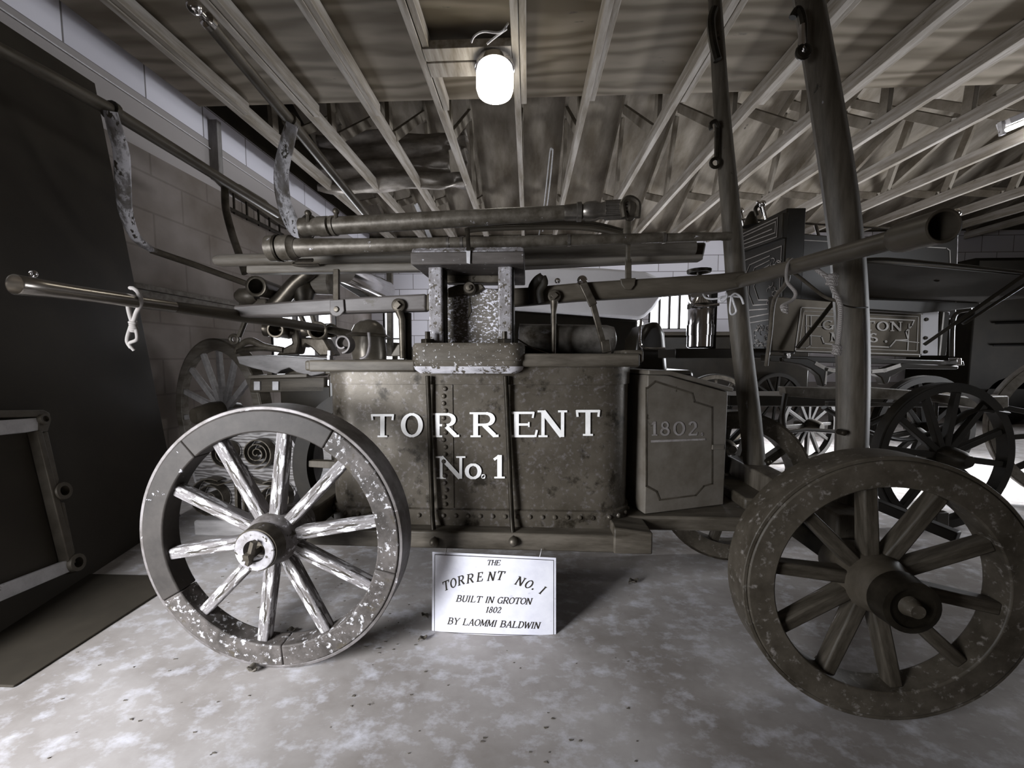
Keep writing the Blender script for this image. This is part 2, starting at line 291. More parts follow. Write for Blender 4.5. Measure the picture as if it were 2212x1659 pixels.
# ------------------------------------------------------------------ roman letters as strokes in a unit box
K, T_, S_ = .21, .075, .06
def _arc(cx, cy, rx, ry, a0, a1, k=18, w=(T_, K)):
    return [(cx + rx * math.cos(R_(a0 + (a1 - a0) * i / k)), cy + ry * math.sin(R_(a0 + (a1 - a0) * i / k)), w[0] + (w[1] - w[0]) * abs(math.cos(R_(a0 + (a1 - a0) * i / k)))) for i in range(k + 1)]
def _l(x0, y0, x1, y1, w): return [(x0, y0, w), (x1, y1, w)]
def _sf(x, y, w=.36): return _l(x - w / 2, y, x + w / 2, y, S_)
a_ = .03
GL = {
 'T': [_l(.5, 0, .5, 1, K), _l(.02, .96, .98, .96, .08), _l(.04, 1, .07, .74, .07), _l(.96, 1, .93, .74, .07), _sf(.5, a_, .42)],
 'O': [_arc(.5, .5, .4, .46, 0, 360, 36)],
 'R': [_l(.2, 0, .2, 1, K), _sf(.2, a_), _sf(.14, 1 - a_, .3), _l(.2, .96, .55, .96, T_), _arc(.55, .73, .24, .23, 90, -90), _l(.2, .5, .55, .5, T_), _l(.48, .5, .86, .06, K * .9), _l(.8, .04, 1., .05, .08)],
 'E': [_l(.2, 0, .2, 1, K), _l(.02, .965, .85, .965, T_), _l(.2, .5, .66, .5, T_), _l(.02, .035, .88, .035, T_), _l(.84, 1, .8, .76, .06), _l(.9, 0, .96, .28, .07), _l(.66, .6, .66, .4, .05)],
 'N': [_l(.16, 0, .16, .97, .1), _l(.16, .97, .82, .03, K), _l(.84, 0, .84, 1, .1), _sf(.16, a_, .32), _sf(.1, 1 - a_, .26), _sf(.84, 1 - a_, .32)],
 'o': [_arc(.5, .33, .38, .3, 0, 360, 30, (.07, .2))],
 '.': [_arc(.5, .1, .05, .05, 0, 360, 10, (.12, .12))],
 '1': [_l(.5, 0, .5, 1, K), _sf(.5, a_, .6), _l(.5, .97, .18, .8, .09)],
 'I': [_l(.5, 0, .5, 1, K), _sf(.5, a_, .5), _sf(.5, 1 - a_, .5)],
 '8': [_arc(.5, .74, .25, .22, 0, 360, 26, (.07, .15)), _arc(.5, .27, .32, .24, 0, 360, 26, (.07, .19))],
 '0': [_arc(.5, .5, .34, .46, 0, 360, 32)],
 '2': [_arc(.46, .7, .28, .27, 165, -30), _l(.7, .57, .16, .06, .1), _l(.1, .06, .84, .06, .13), _l(.84, .02, .88, .24, .06)],
 'H': [_l(.18, 0, .18, 1, K), _l(.82, 0, .82, 1, K), _l(.18, .5, .82, .5, T_)] + [_sf(x, y, .34) for x in (.18, .82) for y in (a_, 1 - a_)],
 'B': [_l(.2, 0, .2, 1, K), _l(.02, .965, .5, .965, T_), _l(.2, .52, .55, .52, T_), _l(.02, .035, .55, .035, T_), _arc(.5, .74, .26, .22, 90, -90), _arc(.54, .27, .32, .24, 90, -90)],
 'U': [_l(.18, .3, .18, 1, K), _arc(.5, .32, .32, .29, 180, 360), _l(.82, .3, .82, 1, .1), _sf(.18, 1 - a_), _sf(.82, 1 - a_)],
 'L': [_l(.24, 0, .24, 1, K), _sf(.24, 1 - a_), _l(.06, .035, .84, .035, T_), _l(.86, 0, .9, .28, .06)],
 'G': [_arc(.52, .5, .4, .46, 45, 335, 30), _l(.86, .02, .86, .42, .16), _sf(.82, .44, .34), _l(.8, .78, .82, .98, .06)],
 'Y': [_l(.1, 1, .5, .48, K * .9), _l(.9, 1, .5, .48, .08), _l(.5, 0, .5, .5, K), _sf(.5, a_), _sf(.12, 1 - a_, .3), _sf(.88, 1 - a_, .3)],
 'A': [_l(.12, 0, .5, 1, .08), _l(.5, 1, .86, 0, K), _l(.28, .36, .7, .36, T_), _sf(.12, a_, .3), _sf(.86, a_, .34)],
 'M': [_l(.12, 0, .16, 1, .09), _l(.16, 1, .5, .1, K), _l(.5, .1, .84, 1, .08), _l(.84, 0, .84, 1, K), _sf(.12, a_, .26), _sf(.86, a_, .3), _sf(.1, 1 - a_, .2), _sf(.9, 1 - a_, .2)],
 'D': [_l(.2, 0, .2, 1, K), _l(.02, .965, .45, .965, T_), _l(.02, .035, .45, .035, T_), _arc(.44, .5, .42, .465, 90, -90)],
 'W': [_l(.06, 1, .3, 0, K), _l(.3, 0, .5, .9, .08), _l(.5, .9, .72, 0, K), _l(.72, 0, .95, 1, .08), _sf(.06, 1 - a_, .24), _sf(.94, 1 - a_, .22)],
 'S': [_arc(.5, .73, .27, .23, 40, 270, 20), _arc(.5, .27, .3, .23, 90, -150, 20), _l(.72, .78, .74, .98, .06), _l(.2, .02, .22, .24, .06)],
}
GW = {'1': .55, 'I': .5, '.': .3, 'M': 1.15, 'W': 1.2, 'o': .7, '8': .75, '0': .8, '2': .75}
def glyph(mb, ch, f, wk=1.0, asp=1.0):      # f maps the unit box to a world point
    for i, st in enumerate(GL[ch]):
        pts = []; k = len(st); lp = math.hypot(st[0][0] - st[-1][0], st[0][1] - st[-1][1]) < 1e-4 and k > 3
        L, Rr = [], []
        for j, (x, y, w) in enumerate(st):
            x0, y0, _ = st[j - 1 if j or not lp else k - 2]; x1, y1, _ = st[(j + 1) if j + 1 < k else (1 if lp else j)]
            if not lp and j == 0: x0, y0 = x, y
            dx, dy = (x1 - x0) * asp, y1 - y0; q = math.hypot(dx, dy) or 1; nx, ny = -dy / q, dx / q; w *= wk if w > .12 else max(wk, 1) * 1.25
            L.append((x + nx * w / 2 / asp * (1 if 1 else 0), y + ny * w / 2)); Rr.append((x - nx * w / 2 / asp, y - ny * w / 2))
        o = len(mb.v); e = i * .00003
        mb.v += [f(*p, e) for p in L] + [f(*p, e) for p in Rr]
        mb.f += [(o + j, o + j + 1, o + k + j + 1, o + k + j) for j in range(k - 1)]
def planar(x0, x1, yb, yt, Y, off=.0015):   # letter box given by photo pixels on a plane facing the camera
    A, B, C = P(x0, yb, Y - off), P(x1, yb, Y - off), P(x0, yt, Y - off)
    return (lambda u, v, e=0: A + (B - A) * u + (C - A) * v - V((0, e, 0))), (B - A).length / (C - A).length
def lines(mb, pts, w, Y=None, off=.0015, closed=False):   # painted line on a camera-facing plane, in pixels
    q = [P(x, y, Y - off) if Y else V((x, y, 0)) for x, y in pts]; q = q + [q[0]] if closed else q
    for a, b in zip(q, q[1:]):
        d = (b - a).normalized(); nn = V((0, -1, 0)).cross(d).normalized() * w / 2; e = d * w / 2
        mb.add([a - e + nn, b + e + nn, b + e - nn, a - e - nn], [(0, 1, 2, 3)])
    return mb
# ================================================================== THE SETTING
struct(MB().box((-4.5, -3.2, -.1), (9.6, 7.2, 0)), 'floor', 'floor')
CH = 2.88                                                  # underside of the roof-truss chords
XL, YB = -2.78, 6.8
m = MB()                                                   # left wall with its window opening
for y0, y1, z0, z1 in ((.35, 4.1, 0, 3.10), (5.5, YB, 0, 3.10), (4.1, 5.5, 0, .95), (4.1, 5.5, 1.66, 3.10)): m.box((XL - .16, y0, z0), (XL, y1, z1))
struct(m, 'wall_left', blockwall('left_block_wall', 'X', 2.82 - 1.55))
wx = [(-2.56, -2.2, .55, 1.98), (1.46, 1.70, 1.02, 1.5), (2.1, 2.78, 1.42, 2.02)]
m = MB(); xs = [XL - .16] + [v for a in wx for v in a[:2]] + [9.4]
for i in range(0, len(xs), 2): m.box((xs[i], YB, 0), (xs[i + 1], YB + .16, 3.02))
for a, b, c, d in wx: m.box((a, YB, 0), (b, YB + .16, c)); m.box((a, YB, d), (b, YB + .16, 3.02))
struct(m, 'wall_back', blockwall('back_block_wall', 'Y', -1))
struct(MB().box((9.4, -1, 0), (9.56, YB + .16, 3.02)), 'wall_right', 'dark_wagon')
struct(MB().box((XL - .14, .3, 3.10), (XL - .04, YB, 5.8)), 'wall_gable', 'dark_wagon')
def window(k, lo, hi, axis, nb, nh):                       # frame bars and a daylit pane
    fr = MB(); pn = MB()
    if axis == 'X':
        x = lo[0]
        for i in range(nb + 1): y = lo[1] + (hi[1] - lo[1]) * i / nb; fr.box((x - .05, y - .02, lo[2]), (x, y + .02, hi[2]))
        for i in range(nh + 1): z = lo[2] + (hi[2] - lo[2]) * i / nh; fr.box((x - .048, lo[1], z - .018), (x - .002, hi[1], z + .018))
        pn.box((x - .09, lo[1], lo[2]), (x - .08, hi[1], hi[2]))
    else:
        y = lo[1]
        for i in range(nb + 1): x = lo[0] + (hi[0] - lo[0]) * i / nb; fr.box((x - .016, y, lo[2]), (x + .016, y + .05, hi[2]))
        for i in range(nh + 1): z = lo[2] + (hi[2] - lo[2]) * i / nh; fr.box((lo[0], y + .002, z - .014), (hi[0], y + .048, z + .014))
        pn.box((lo[0], y + .08, lo[2]), (hi[0], y + .09, hi[2]))
    o = struct(fr, 'window_%d' % k, 'dark_wagon'); struct(pn, 'window_pane', 'daylight', parent=o)
window(1, (XL, 4.1, .95), (XL, 5.5, 1.66), 'X', 3, 2)
for i, (a, b, c, d) in enumerate(wx): window(2 + i, (a, YB, c), (b, YB, d), 'Y', (1, 2, 4)[i], (2, 2, 1)[i])
m = MB().bar((XL + .02, 1.6, 1.455), (XL + .02, 3.66, 1.44), .05, .035).bar((XL + .012, 1.6, 1.38), (XL + .012, 3.66, 1.365), .02, .11)
struct(m, 'trim_1', 'pole')
struct(MB().box((-2.7, .2, CH + .115), (9.3, 3.2, CH + .13)), 'ceiling', 'ply')
zr = lambda y: 3.02 + (6.95 - y) * .42
struct(MB().prism([(-2.9, 7.3, zr(7.3)), (9.5, 7.3, zr(7.3)), (9.5, .2, zr(.2)), (-2.9, .2, zr(.2))], (0, 0, .02)), 'roof', 'sheath')
TX = [-2.31, -1.77, -1.25, -.70, -.085, .445, 1.12, 1.75, 2.36, 3.02, 3.70, 4.45, 5.17, 5.95, 6.57, 7.2]
for i, x in enumerate(TX):
    t = thing('roof_truss', (x, 3.5, CH), None, None); t['kind'] = 'structure'; t['group'] = 'roof trusses'
    dx = .012 * math.sin(i * 2.3)
    for nm, mb, mm in (('bottom_chord', MB().bar((x, .3, CH + .055), (x + dx, YB - .005, CH + .055), .046, .11), 'truss'),
                       ('sister_board', MB().bar((x + .047, .3, CH + .052), (x + .047 + dx, 3.15 + .06 * math.sin(i), CH + .052), .042, .09), 'truss'),
                       ('top_chord', MB().bar((x, .4, zr(.4) - .06), (x, 6.78, zr(6.78) - .06), .046, .11, up=(0, 1, 2)), 'truss_web')):
        o = put(mb, nm, mm, t, .003); o['kind'] = 'structure'
    for y0, y1 in ((3.55, 3.45), (3.68, 4.75), (5.15, 4.85), (5.25, 5.95), (2.1, 3.3)):
        o = put(MB().bar((x + .004, y0, CH + (.11 if y0 > 3 else .135)), (x + .004, y1, zr(y1) - .12), .04, .085, up=(0, 1, 0)), 'web_board', 'truss_web', t, .003); o['kind'] = 'structure'
struct(MB().box((-.672, 2.535, CH - .002), (-.11, 2.64, CH + .05)), 'trim_2', 'truss', .003); struct(MB().box((-.672, 2.655, CH - .002), (-.11, 2.785, CH + .05)), 'trim_3', 'truss', .003)
# insulation hanging in the attic, its foil face torn at the right
m = MB(); nx, nz = 60, 14; rnd = random.Random(3)
for i in range(nx + 1):
    for j in range(nz + 1):
        u, v = i / nx, j / nz; x = -2.45 + 1.75 * u; z = CH + .0 + .62 * v * (1 - .12 * max(0, u - .8) * 5 * 0)
        y = 4.55 + .03 * math.sin(5 * u + 9 * v) + .03 * math.sin(4 * u - 22 * v) + .012 * math.sin(41 * v + 17 * u) + (.14 * (u - .82) / .18 * math.sin(30 * v + 12 * u) if u > .82 else 0)
        z += -.02 * math.sin(12 * u) * v - .02 * (1 - v) * math.sin(u * 9)
        m.v.append(V((x, y, z)))
for i in range(nx):
    for j in range(nz):
        if i > 52 and 3 < j < 9 and i < 58: continue
        a = i * (nz + 1) + j; m.f.append((a, a + nz + 1, a + nz + 2, a + 1))
o = put(m, 'insulation_batt', 'foil', smooth=180); so = o.modifiers.new('thick', 'SOLIDIFY'); so.thickness = .03
tag(o, 'crumpled shiny insulation sheet hanging torn between the roof trusses', 'insulation')
# ================================================================== LAMP
lx, ly, lz = -.222, 2.66, CH
t = thing('ceiling_lamp', (lx, ly, CH), 'lit round glass jar lamp on the rafter blocking above the engine', 'lamp')
put(MB().lathe((lx, ly, CH - .005), (0, 0, -1), [(0, .05), (.01, .125), (.045, .13), (.05, .12), (.052, 0)], 32), 'lamp_base', 'chrome', t)
put(MB().lathe((lx, ly, CH - .05), (0, 0, -1), [(0, .117), (.02, .122), (.12, .122), (.15, .112), (.168, .08), (.172, 0)], 32), 'glass_globe', 'lamp', t)
c = [P(1098, 50, 2.4), P(1080, 70, 2.4), P(1045, 68, 2.4), P(1025, 78, 2.4), P(1018, 92, 2.42)]
put(MB().tube(c, .006, 8, sub=5), 'power_cable', 'string', t); put(MB().tube([P(1095, 62, 2.4), P(1070, 80, 2.42), P(1052, 95, 2.43)], .006, 8, sub=5), 'power_cable', 'string', t)
# ================================================================== WHEELS
WC = {}
def wheel(parent, name, loc, R, rin, th, nsp, start, hub, M, yaw=0., felloes=None, sw=.036, fine=True, dish=.0):
    w = link(name, None, parent, Mx.Translation(V(loc)) @ Mx.Rotation(yaw, 4, 'Z')); W0 = WM[w.name]; key = (round(R, 4), rin, th, M['spoke'])
    def ad(nm, mb, mm, bev=0, rot=0., kk=None):
        k = (key, kk)
        if kk and k in WC: me = WC[k]
        else:
            me = mb().mesh(nm, mm)
            if kk: WC[k] = me
        o = link(nm, me, w, W0 @ Mx.Rotation(rot, 4, 'Y'))
        if bev: b = o.modifiers.new('bevel', 'BEVEL'); b.width = bev; b.segments = 2; b.limit_method = 'ANGLE'; b.angle_limit = R_(50)
        return o
    y0, y1 = -th / 2, th / 2
    for a0, a1, mm in (felloes or [(0, 360, M['felloe'])]):
        ad('felloe', lambda: MB().arc(R_(a0), R_(a1) - (.004 if a1 - a0 < 360 else 0), rin, R - .011, y0, y1, max(10, int((a1 - a0) / 4))), mm, .004 if fine else 0)
    ad('tyre', lambda: MB().arc(0, 2 * math.pi, R - .011, R, y0 + .004, y1 + (.028 if fine else -.002), 96 if fine else 56), M['tyre'], .002 if fine else 0)
    r0 = hub['rs']
    for i in range(nsp):
        ad('spoke', lambda: MB().bar((0, dish, r0), (0, 0, rin + .004), sw * 1.05, th * .62, up=(0, 1, 0), w1=sw * .92, h1=th * .55), M['spoke'], .005 if fine else .003, R_(start + 360 * i / nsp), 'spoke')
    for nm, prof, mm in hub['parts']: ad(nm, lambda: MB().lathe((0, 0, 0), (0, 1, 0), prof, 32 if fine else 16, closed=(prof[0] == prof[-1])), mm)
    return w
# ================================================================== THE ENGINE
E = thing('hand_fire_engine', (-.1, 1.5, 0), 'old copper-tubbed hand-pumped fire engine lettered TORRENT No. 1, nearest the camera', 'fire engine')
def e(mb, nm, mm, bev=0, **k): return put(mb, nm, mm, E, bev, **k)
rearhub = dict(rs=.055, parts=[('hub', [(-.062, .056), (-.045, .062), (-.015, .078), (.035, .079), (.09, .066), (.12, .06)], 'hub_wood'), ('hub_band', [(-.084, .062), (-.048, .066), (-.048, .05), (-.084, .05), (-.084, .062)], 'tyre_dark'),
    ('hub_end', [(-.088, .058), (-.090, .056), (-.090, .032), (-.05, .032), (-.05, .058), (-.088, .058)], 'hub_face'), ('axle_end', [(-.072, 0.0), (-.072, .014), (-.06, .028), (-.04, .029)], 'iron')])
M1 = dict(felloe='grey_paint', tyre='tyre', spoke='spoke_flake')
fl = [(32, 104, 'flake_paint'), (104, 176, 'flake_paint'), (176, 240, 'flake_paint'), (240, 320, 'grey_paint'), (320, 392, 'grey_paint')]
w1 = wheel(E, 'rear_wheel', (-.768, 1.104, .403), .403, .328, .06, 10, 8, rearhub, M1, felloes=fl, dish=.004)
o = link('linchpin', MB().bar((.012, -.104, .036), (-.012, -.098, -.034), .014, .012).bar((0, -.06, 0), (-.006, -.115, -.008), .018, .018).mesh('linchpin', 'iron'), w1, WM[w1.name])
M1b = dict(felloe='brown_wheel', tyre='tyre_dark', spoke='brown_spoke')
rh2 = dict(rs=.055, parts=[('hub', [(-.10, .05), (-.035, .076), (.03, .076), (.11, .06)], 'hub_brown')])
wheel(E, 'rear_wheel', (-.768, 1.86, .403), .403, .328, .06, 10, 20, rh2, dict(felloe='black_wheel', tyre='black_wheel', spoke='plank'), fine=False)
M2 = dict(felloe='brown_wheel', tyre='brown_wheel', spoke='brown_spoke')
fh = dict(rs=.05, parts=[('hub', [(-.058, .058), (-.04, .064), (0, .078), (.05, .083), (.10, .072), (.14, .06)], 'hub_brown'), ('hub_band', [(-.098, .056), (-.096, .064), (-.06, .067), (-.052, .068), (-.052, .05), (-.098, .05), (-.098, .056)], 'black_iron'),
    ('hub_face', [(-.088, .034), (-.092, .050), (-.06, .052)], 'black_iron'), ('axle_end', [(-.112, 0), (-.112, .016), (-.10, .02), (-.06, .036)], 'brown_wheel')])
wheel(E, 'front_wheel', (.925, 1.01, .351), .351, .272, .068, 10, -46, fh, M2, yaw=R_(-4), dish=.03)
fh2 = dict(rs=.05, parts=[('hub', [(-.10, .05), (-.03, .075), (.03, .075), (.12, .055)], 'hub_brown')])
wheel(E, 'front_wheel', (.955, 1.80, .351), .351, .272, .07, 10, -20, fh2, dict(felloe='brown_wheel', tyre='tyre_dark', spoke='brown_spoke'), fine=False)
# frame, axles, platform
e(MB().bar((-.93, 1.305, .322), (.42, 1.305, .315), .07, .061), 'side_rail', 'rail', .006)
e(MB().bar((-.93, 1.74, .322), (.42, 1.74, .315), .07, .061), 'side_rail', 'rail', .006)
e(MB().prism([(.291, 1.262, .286), (.42, 1.262, .286), (.42, 1.262, .362), (.291, 1.262, .376)], (0, .52, 0)), 'cross_beam', 'rail', .006)
e(MB().bar((-.768, 1.20, .39), (-.768, 1.80, .39), .075, .075), 'rear_axle', 'lever_dark', .006)
out = [(.36, 1.375)] + [(.9 + .2 * math.sin(R_(a)), 1.575 - .2 * math.cos(R_(a))) for a in range(0, 181, 15)] + [(.36, 1.775)]
e(MB().prism([(x, y, .318) for x, y in out], (0, 0, .052)), 'turntable_board', 'rail', .008)
e(MB().bar((.965, 1.14, .44), (.975, 1.80, .45), .10, .085), 'front_axle_beam', 'shaft', .008)
e(MB().bar((.93, 1.10, .36), (.955, 1.76, .36), .06, .06), 'front_axle', 'black_iron', .006)
e(MB().prism([(x * 1 + .03, y, .37) for x, y in [(.79, 1.45), (1.0, 1.42), (1.0, 1.74), (.79, 1.74)]], (0, 0, .045)), 'bolster_block', 'plank', .008)
# tank with seams and rivets
def rr(x0, x1, y0, y1, r, k=10, off=0.):
    q = []
    for cx, cy, a in ((x1 - r, y0 + r, -90), (x1 - r, y1 - r, 0), (x0 + r, y1 - r, 90), (x0 + r, y0 + r, 180)):
        for i in range(k + 1): t = R_(a + 90 * i / k); q.append((cx + (r + off) * math.cos(t), cy + (r + off) * math.sin(t), math.cos(t), math.sin(t)))
    return q
TX0, TX1, TY0, TY1, TR = -.742, .372, 1.33, 1.68, .125
def loops(mb, lv, x0, x1, y0, y1, r, k=10, cap0=True, cap1=True):
    o = len(mb.v); c = None
    for z, off in lv:
        L = rr(x0, x1, y0, y1, r, k, off); c = len(L); mb.v += [V((p[0], p[1], z)) for p in L]
    for i in range(len(lv) - 1):
        for j in range(c): mb.f.append((o + i * c + j, o + i * c + (j + 1) % c, o + (i + 1) * c + (j + 1) % c, o + (i + 1) * c + j))
    if cap0: mb.f.append(tuple(o + j for j in range(c - 1, -1, -1)))
    if cap1: mb.f.append(tuple(o + (len(lv) - 1) * c + j for j in range(c)))
    return mb
m = loops(MB(), [(.326, .004), (.334, .008), (.405, .008), (.409, 0), (.852, 0), (.853, .005), (.93, .006), (.93, -.006), (.62, -.008)], TX0, TX1, TY0, TY1, TR)
m.box((-.322, TY0 - .0035, .41), (-.262, TY0 + .01, .852))
def rivet(p, d): m.lathe(p, d, [(-.002, .0095), (.003, .0085), (.0065, .005), (.0075, 0)], 8)
for i in range(17): rivet((-.292 + .004 * math.sin(i * 4), TY0 - .0035, .425 + .0258 * i), (0, -1, 0))
x = TX0 + TR + .01
while x < TX1 - TR + .01: rivet((x, TY0 - .008, .385), (0, -1, 0)); x += .044
for cx, a0, a1 in ((TX1 - TR, -90, 0), (TX0 + TR, 180, 270)):
    for i in range(1, 5): t = R_(a0 + (a1 - a0) * i / 5); rivet((cx + (TR + .008) * math.cos(t), TY0 + TR + (TR + .008) * math.sin(t), .385), (math.cos(t), math.sin(t), 0))
e(m, 'copper_tank', 'copper', smooth=35)
for x0, x1, z0, z1 in ((-.76, -.385, .897, .938), (-.03, .375, .915, .960)):
    for y0, y1 in ((1.30, 1.37), (1.645, 1.71)): e(MB().box((x0, y0, z0), (x1, y1, z1)), 'rim_board', 'rail', .007)
e(MB().box((-.775, 1.305, .90), (-.71, 1.705, .936)), 'rim_board', 'rail', .007); e(MB().box((.325, 1.31, .93), (.39, 1.705, .972)), 'rim_board', 'rail', .007)
m = m2 = MB()
for ch, x0, x1, yb, yt in (('T', 801, 851, 944, 895), ('O', 866, 913, 944, 893), ('R', 933, 992, 944, 893), ('R', 1015, 1077, 944, 891), ('E', 1104, 1162, 944, 890), ('N', 1163, 1225, 944, 887), ('T', 1244, 1296, 941, 886),
                           ('N', 943, 1005, 1034, 986), ('o', 1004, 1040, 1034, 986), ('.', 1036, 1052, 1034, 986), ('1', 1060, 1098, 1033, 983)):
    if yb > 1000 and m2 is m: m2 = MB()
    f, asp = planar(x0, x1, yb, yt, TY0, .006); glyph(m2, ch, f, .92, asp)
e(m, 'painted_name', 'lettering', smooth=10); e(m2, 'painted_number', 'lettering', smooth=10)
# pump tower: collar, posts, pump box, cap
m = loops(MB(), [(.893, -.02), (.905, -.004), (.936, 0), (.9365, .004), (.985, .004), (.995, -.003)], -.392, -.014, 1.27, 1.72, .05, 8)
e(m, 'collar_board', 'collar', smooth=50)
e(loops(MB(), [(.893, -.018), (.8945, -.0175), (.9045, -.003), (.917, .0015), (.917, -.04)], -.392, -.014, 1.27, 1.72, .05, 8), 'collar_edge', 'flake_edge', smooth=50)
for x in (P(940, 600, 1.35).x, P(1091, 600, 1.35).x):
    for y in (1.352, 1.59): e(MB().bar((x, y + .03, .99), (x, y + .03, 1.265), .048, .065), 'tower_post', 'post', .006)
for x in (P(958, 600, 1.38).x, P(1107, 600, 1.38).x): e(MB().bar((x, 1.395, .99), (x, 1.395, 1.265), .010, .06), 'iron_strip', 'black_iron', .002)
m = MB().prism([P(966, 745, 1.47), P(1078, 745, 1.47), P(1078, 627, 1.47), P(1050, 622, 1.47), P(966, 641, 1.47)], (0, .02, 0))
e(m, 'pump_box', 'speck', .004)
e(MB().prism([P(966, 642, 1.455), P(1030, 634, 1.455), P(1048, 622, 1.455), P(1040, 612, 1.455), P(990, 614, 1.455), P(966, 622, 1.455)], (0, .03, 0)), 'bearing_plate', 'iron', .006)
c = P(1014, 622, 1.44)
e(MB().lathe(c, (0, -1, 0), [(-.04, .024), (0, .024), (.006, .02), (.006, .012), (.016, .011), (.018, 0)], 20), 'pivot_bolt', 'iron')
e(MB().bar(P(965, 605, 1.5), P(1080, 605, 1.5), .05, .03), 'bearing_cap', 'iron', .004)
e(MB().prism([P(1014, 640, 1.466), P(1018, 672, 1.466), P(1010, 690, 1.466), P(1012, 660, 1.466)], (0, .006, 0)), 'oil_drip', 'iron')
m = MB().prism([(-.396, 1.305, 1.259), (-.012, 1.305, 1.259), (-.012, 1.305, 1.300), (-.396, 1.305, 1.300)], (0, .40, 0)); e(m, 'cap_board', 'board', .005)
m = MB().prism([(-.393, 1.305, 1.300), (-.393, 1.325, 1.319), (-.393, 1.68, 1.319), (-.393, 1.705, 1.300)], (.378, 0, 0)); e(m, 'cap_bevel', 'post', .003)
# tie rods with round nuts
for xa, ya, xb, yb in ((924, 812, 938, 1172), (1092, 812, 1109, 1170)):
    a, b = P(xa, ya, 1.305), P(xb, yb, 1.262)
    e(MB().tube([a, P((xa * .75 + xb * .25), ya + 90, 1.312), P(xb - 4, yb - 60, 1.300), b + V((0, .012, .01))], .0085, 10, sub=3), 'tie_rod', 'black_iron')
    e(MB().ball(b, .017, 14), 'rod_nut', 'iron')
for x, y in ((924, 732), (1090, 732)):
    b = P(x, y + 10, 1.315); e(MB().tube([(b.x, b.y, .985), (b.x, b.y, 1.035)], .009, 8), 'collar_bolt', 'black_iron'); e(MB().lathe((b.x, b.y, .99), (0, 0, 1), [(0, .024), (.02, .024)], 4), 'collar_nut', 'black_iron', .002)
# pump lever
LY = 1.48
top = [(503, 660), (600, 652), (700, 645), (800, 640), (920, 634), (1013, 627), (1145, 620), (1250, 610), (1440, 598), (1560, 590), (1612, 584)]
bot = [(1612, 618), (1560, 628), (1440, 638), (1250, 649), (1145, 658), (1013, 668), (920, 671), (800, 674), (700, 677), (600, 683), (520, 684), (503, 680)]
e(slab(top[:5] + bot[6:], LY, .055), 'pump_lever', 'lever', .008)
e(slab(top[4:] + bot[:7], LY + .003, .05), 'lever_arm', 'lever_dark', .008)
xh, zh = -1.155, 1.112
m = MB().lathe((xh, 0, zh), (0, 1, 0), [(.834, .0215), (.832, .0225), (.834, .0235), (.88, .0215), (.94, .0195), (1.22, .0185), (1.22, .015), (1.0, .016), (.834, .0215)], 24, closed=True)
e(m, 'handle_socket', 'handle')
e(MB().tube([(xh, 1.0, zh), (xh, 1.22, zh), (xh, 1.5, zh), (xh, 2.12, zh - .004)], [.0165, .018, .024, .021], 16), 'pump_handle', 'handle_dark')
c = P(72, 592, .885); e(MB().lathe(c, (0, 1, 0), [(0.004 * math.sin(R_(a)), .0072 + .0022 * math.cos(R_(a))) for a in range(0, 361, 45)], 16, closed=True), 'eye_ring', 'chrome')
xr = .756

d = V((.05, 1, .058)).normalized(); o0 = V((xr, .75, 1.187))
e(MB().lathe(o0, d, [(0, .0255), (-.0015, .028), (0, .031), (.075, .031), (.092, .028), (.10, .021), (.10, .017), (.08, .0245), (0, .0255)], 28, closed=True), 'handle_socket', 'handle_dark')
e(MB().tube([o0 + d * t for t in (.085, .3, .5, .75, 1.2)], [.021, .0215, .022, .024, .02], 16), 'pump_handle', 'handle_dark')
# piston rods, eye bolts, brackets on the lever
def eye(px, py, r, mm, sq=True, Y=LY):
    c = P(px, py, Y - .004); e(MB().lathe(c, (0, -1, 0), [(-.03, r), (0.01, r), (.014, r * .8), (.014, 0)], 20), 'rod_eye', mm)
    if sq: e(MB().lathe(c + V((0, -.014, 0)), (0, -1, .0), [(0, r * .62), (.012, r * .6)], 4), 'square_nut', mm, .001)
eye(862, 660, .026, 'iron'); e(MB().tube([P(862, 672, LY - .005), P(868, 690, LY - .005), P(870, 775, LY - .005)], [.016, .013, .012], 12), 'piston_rod', 'iron')
e(MB().tube([P(880, 676, LY + .03), P(881, 778, LY + .03)], .016, 12), 'piston_rod', 'black_iron')
eye(1197, 640, .024, 'iron'); e(MB().tube([P(1197, 650, LY - .005), P(1196, 675, LY - .005), P(1196, 764, LY - .005)], [.016, .010, .0085], 12), 'piston_rod', 'iron')
eye(1257, 607, .019, 'chrome'); e(MB().bar(P(1259, 612, LY - .016), P(1282, 660, LY - .016), .03, .014, up=(0, 1, 0)).bar(P(1280, 655, LY - .016), P(1306, 752, LY - .012), .022, .012, up=(0, 1, 0)), 'lifting_link', 'iron', .003)
e(MB().bar(P(1306, 735, LY - .012), P(1310, 762, LY - .01), .034, .02, up=(0, 1, 0)), 'link_shoe', 'iron', .004)
e(slab([(712, 648), (742, 646), (744, 672), (735, 682), (727, 684), (718, 682), (712, 674)], LY - .008, .008), 'bracket_plate', 'lever', .003)
e(MB().lathe(P(727, 668, LY - .008), (0, -1, 0), [(0, .012), (.006, .009), (.007, 0)], 12), 'bracket_bolt', 'iron')
e(MB().bar(P(727, 652, LY + .0), P(727, 582, LY + .02), .022, .014, up=(0, 1, 0)), 'bracket_post', 'iron', .002)
e(slab([(1340, 602), (1374, 600), (1372, 616), (1364, 626), (1350, 625), (1342, 614)], LY - .008, .008), 'bracket_plate', 'lever_dark', .003)
e(MB().bar(P(1357, 606, LY + .005), P(1357, 560, LY + .01), .022, .014, up=(0, 1, 0)).bar(P(1357, 570, LY + .01), P(1357, 436, LY + .01), .016, .016, up=(0, 1, 0)), 'bracket_post', 'lever_dark', .002)
c = P(1360, 452, LY - .03)
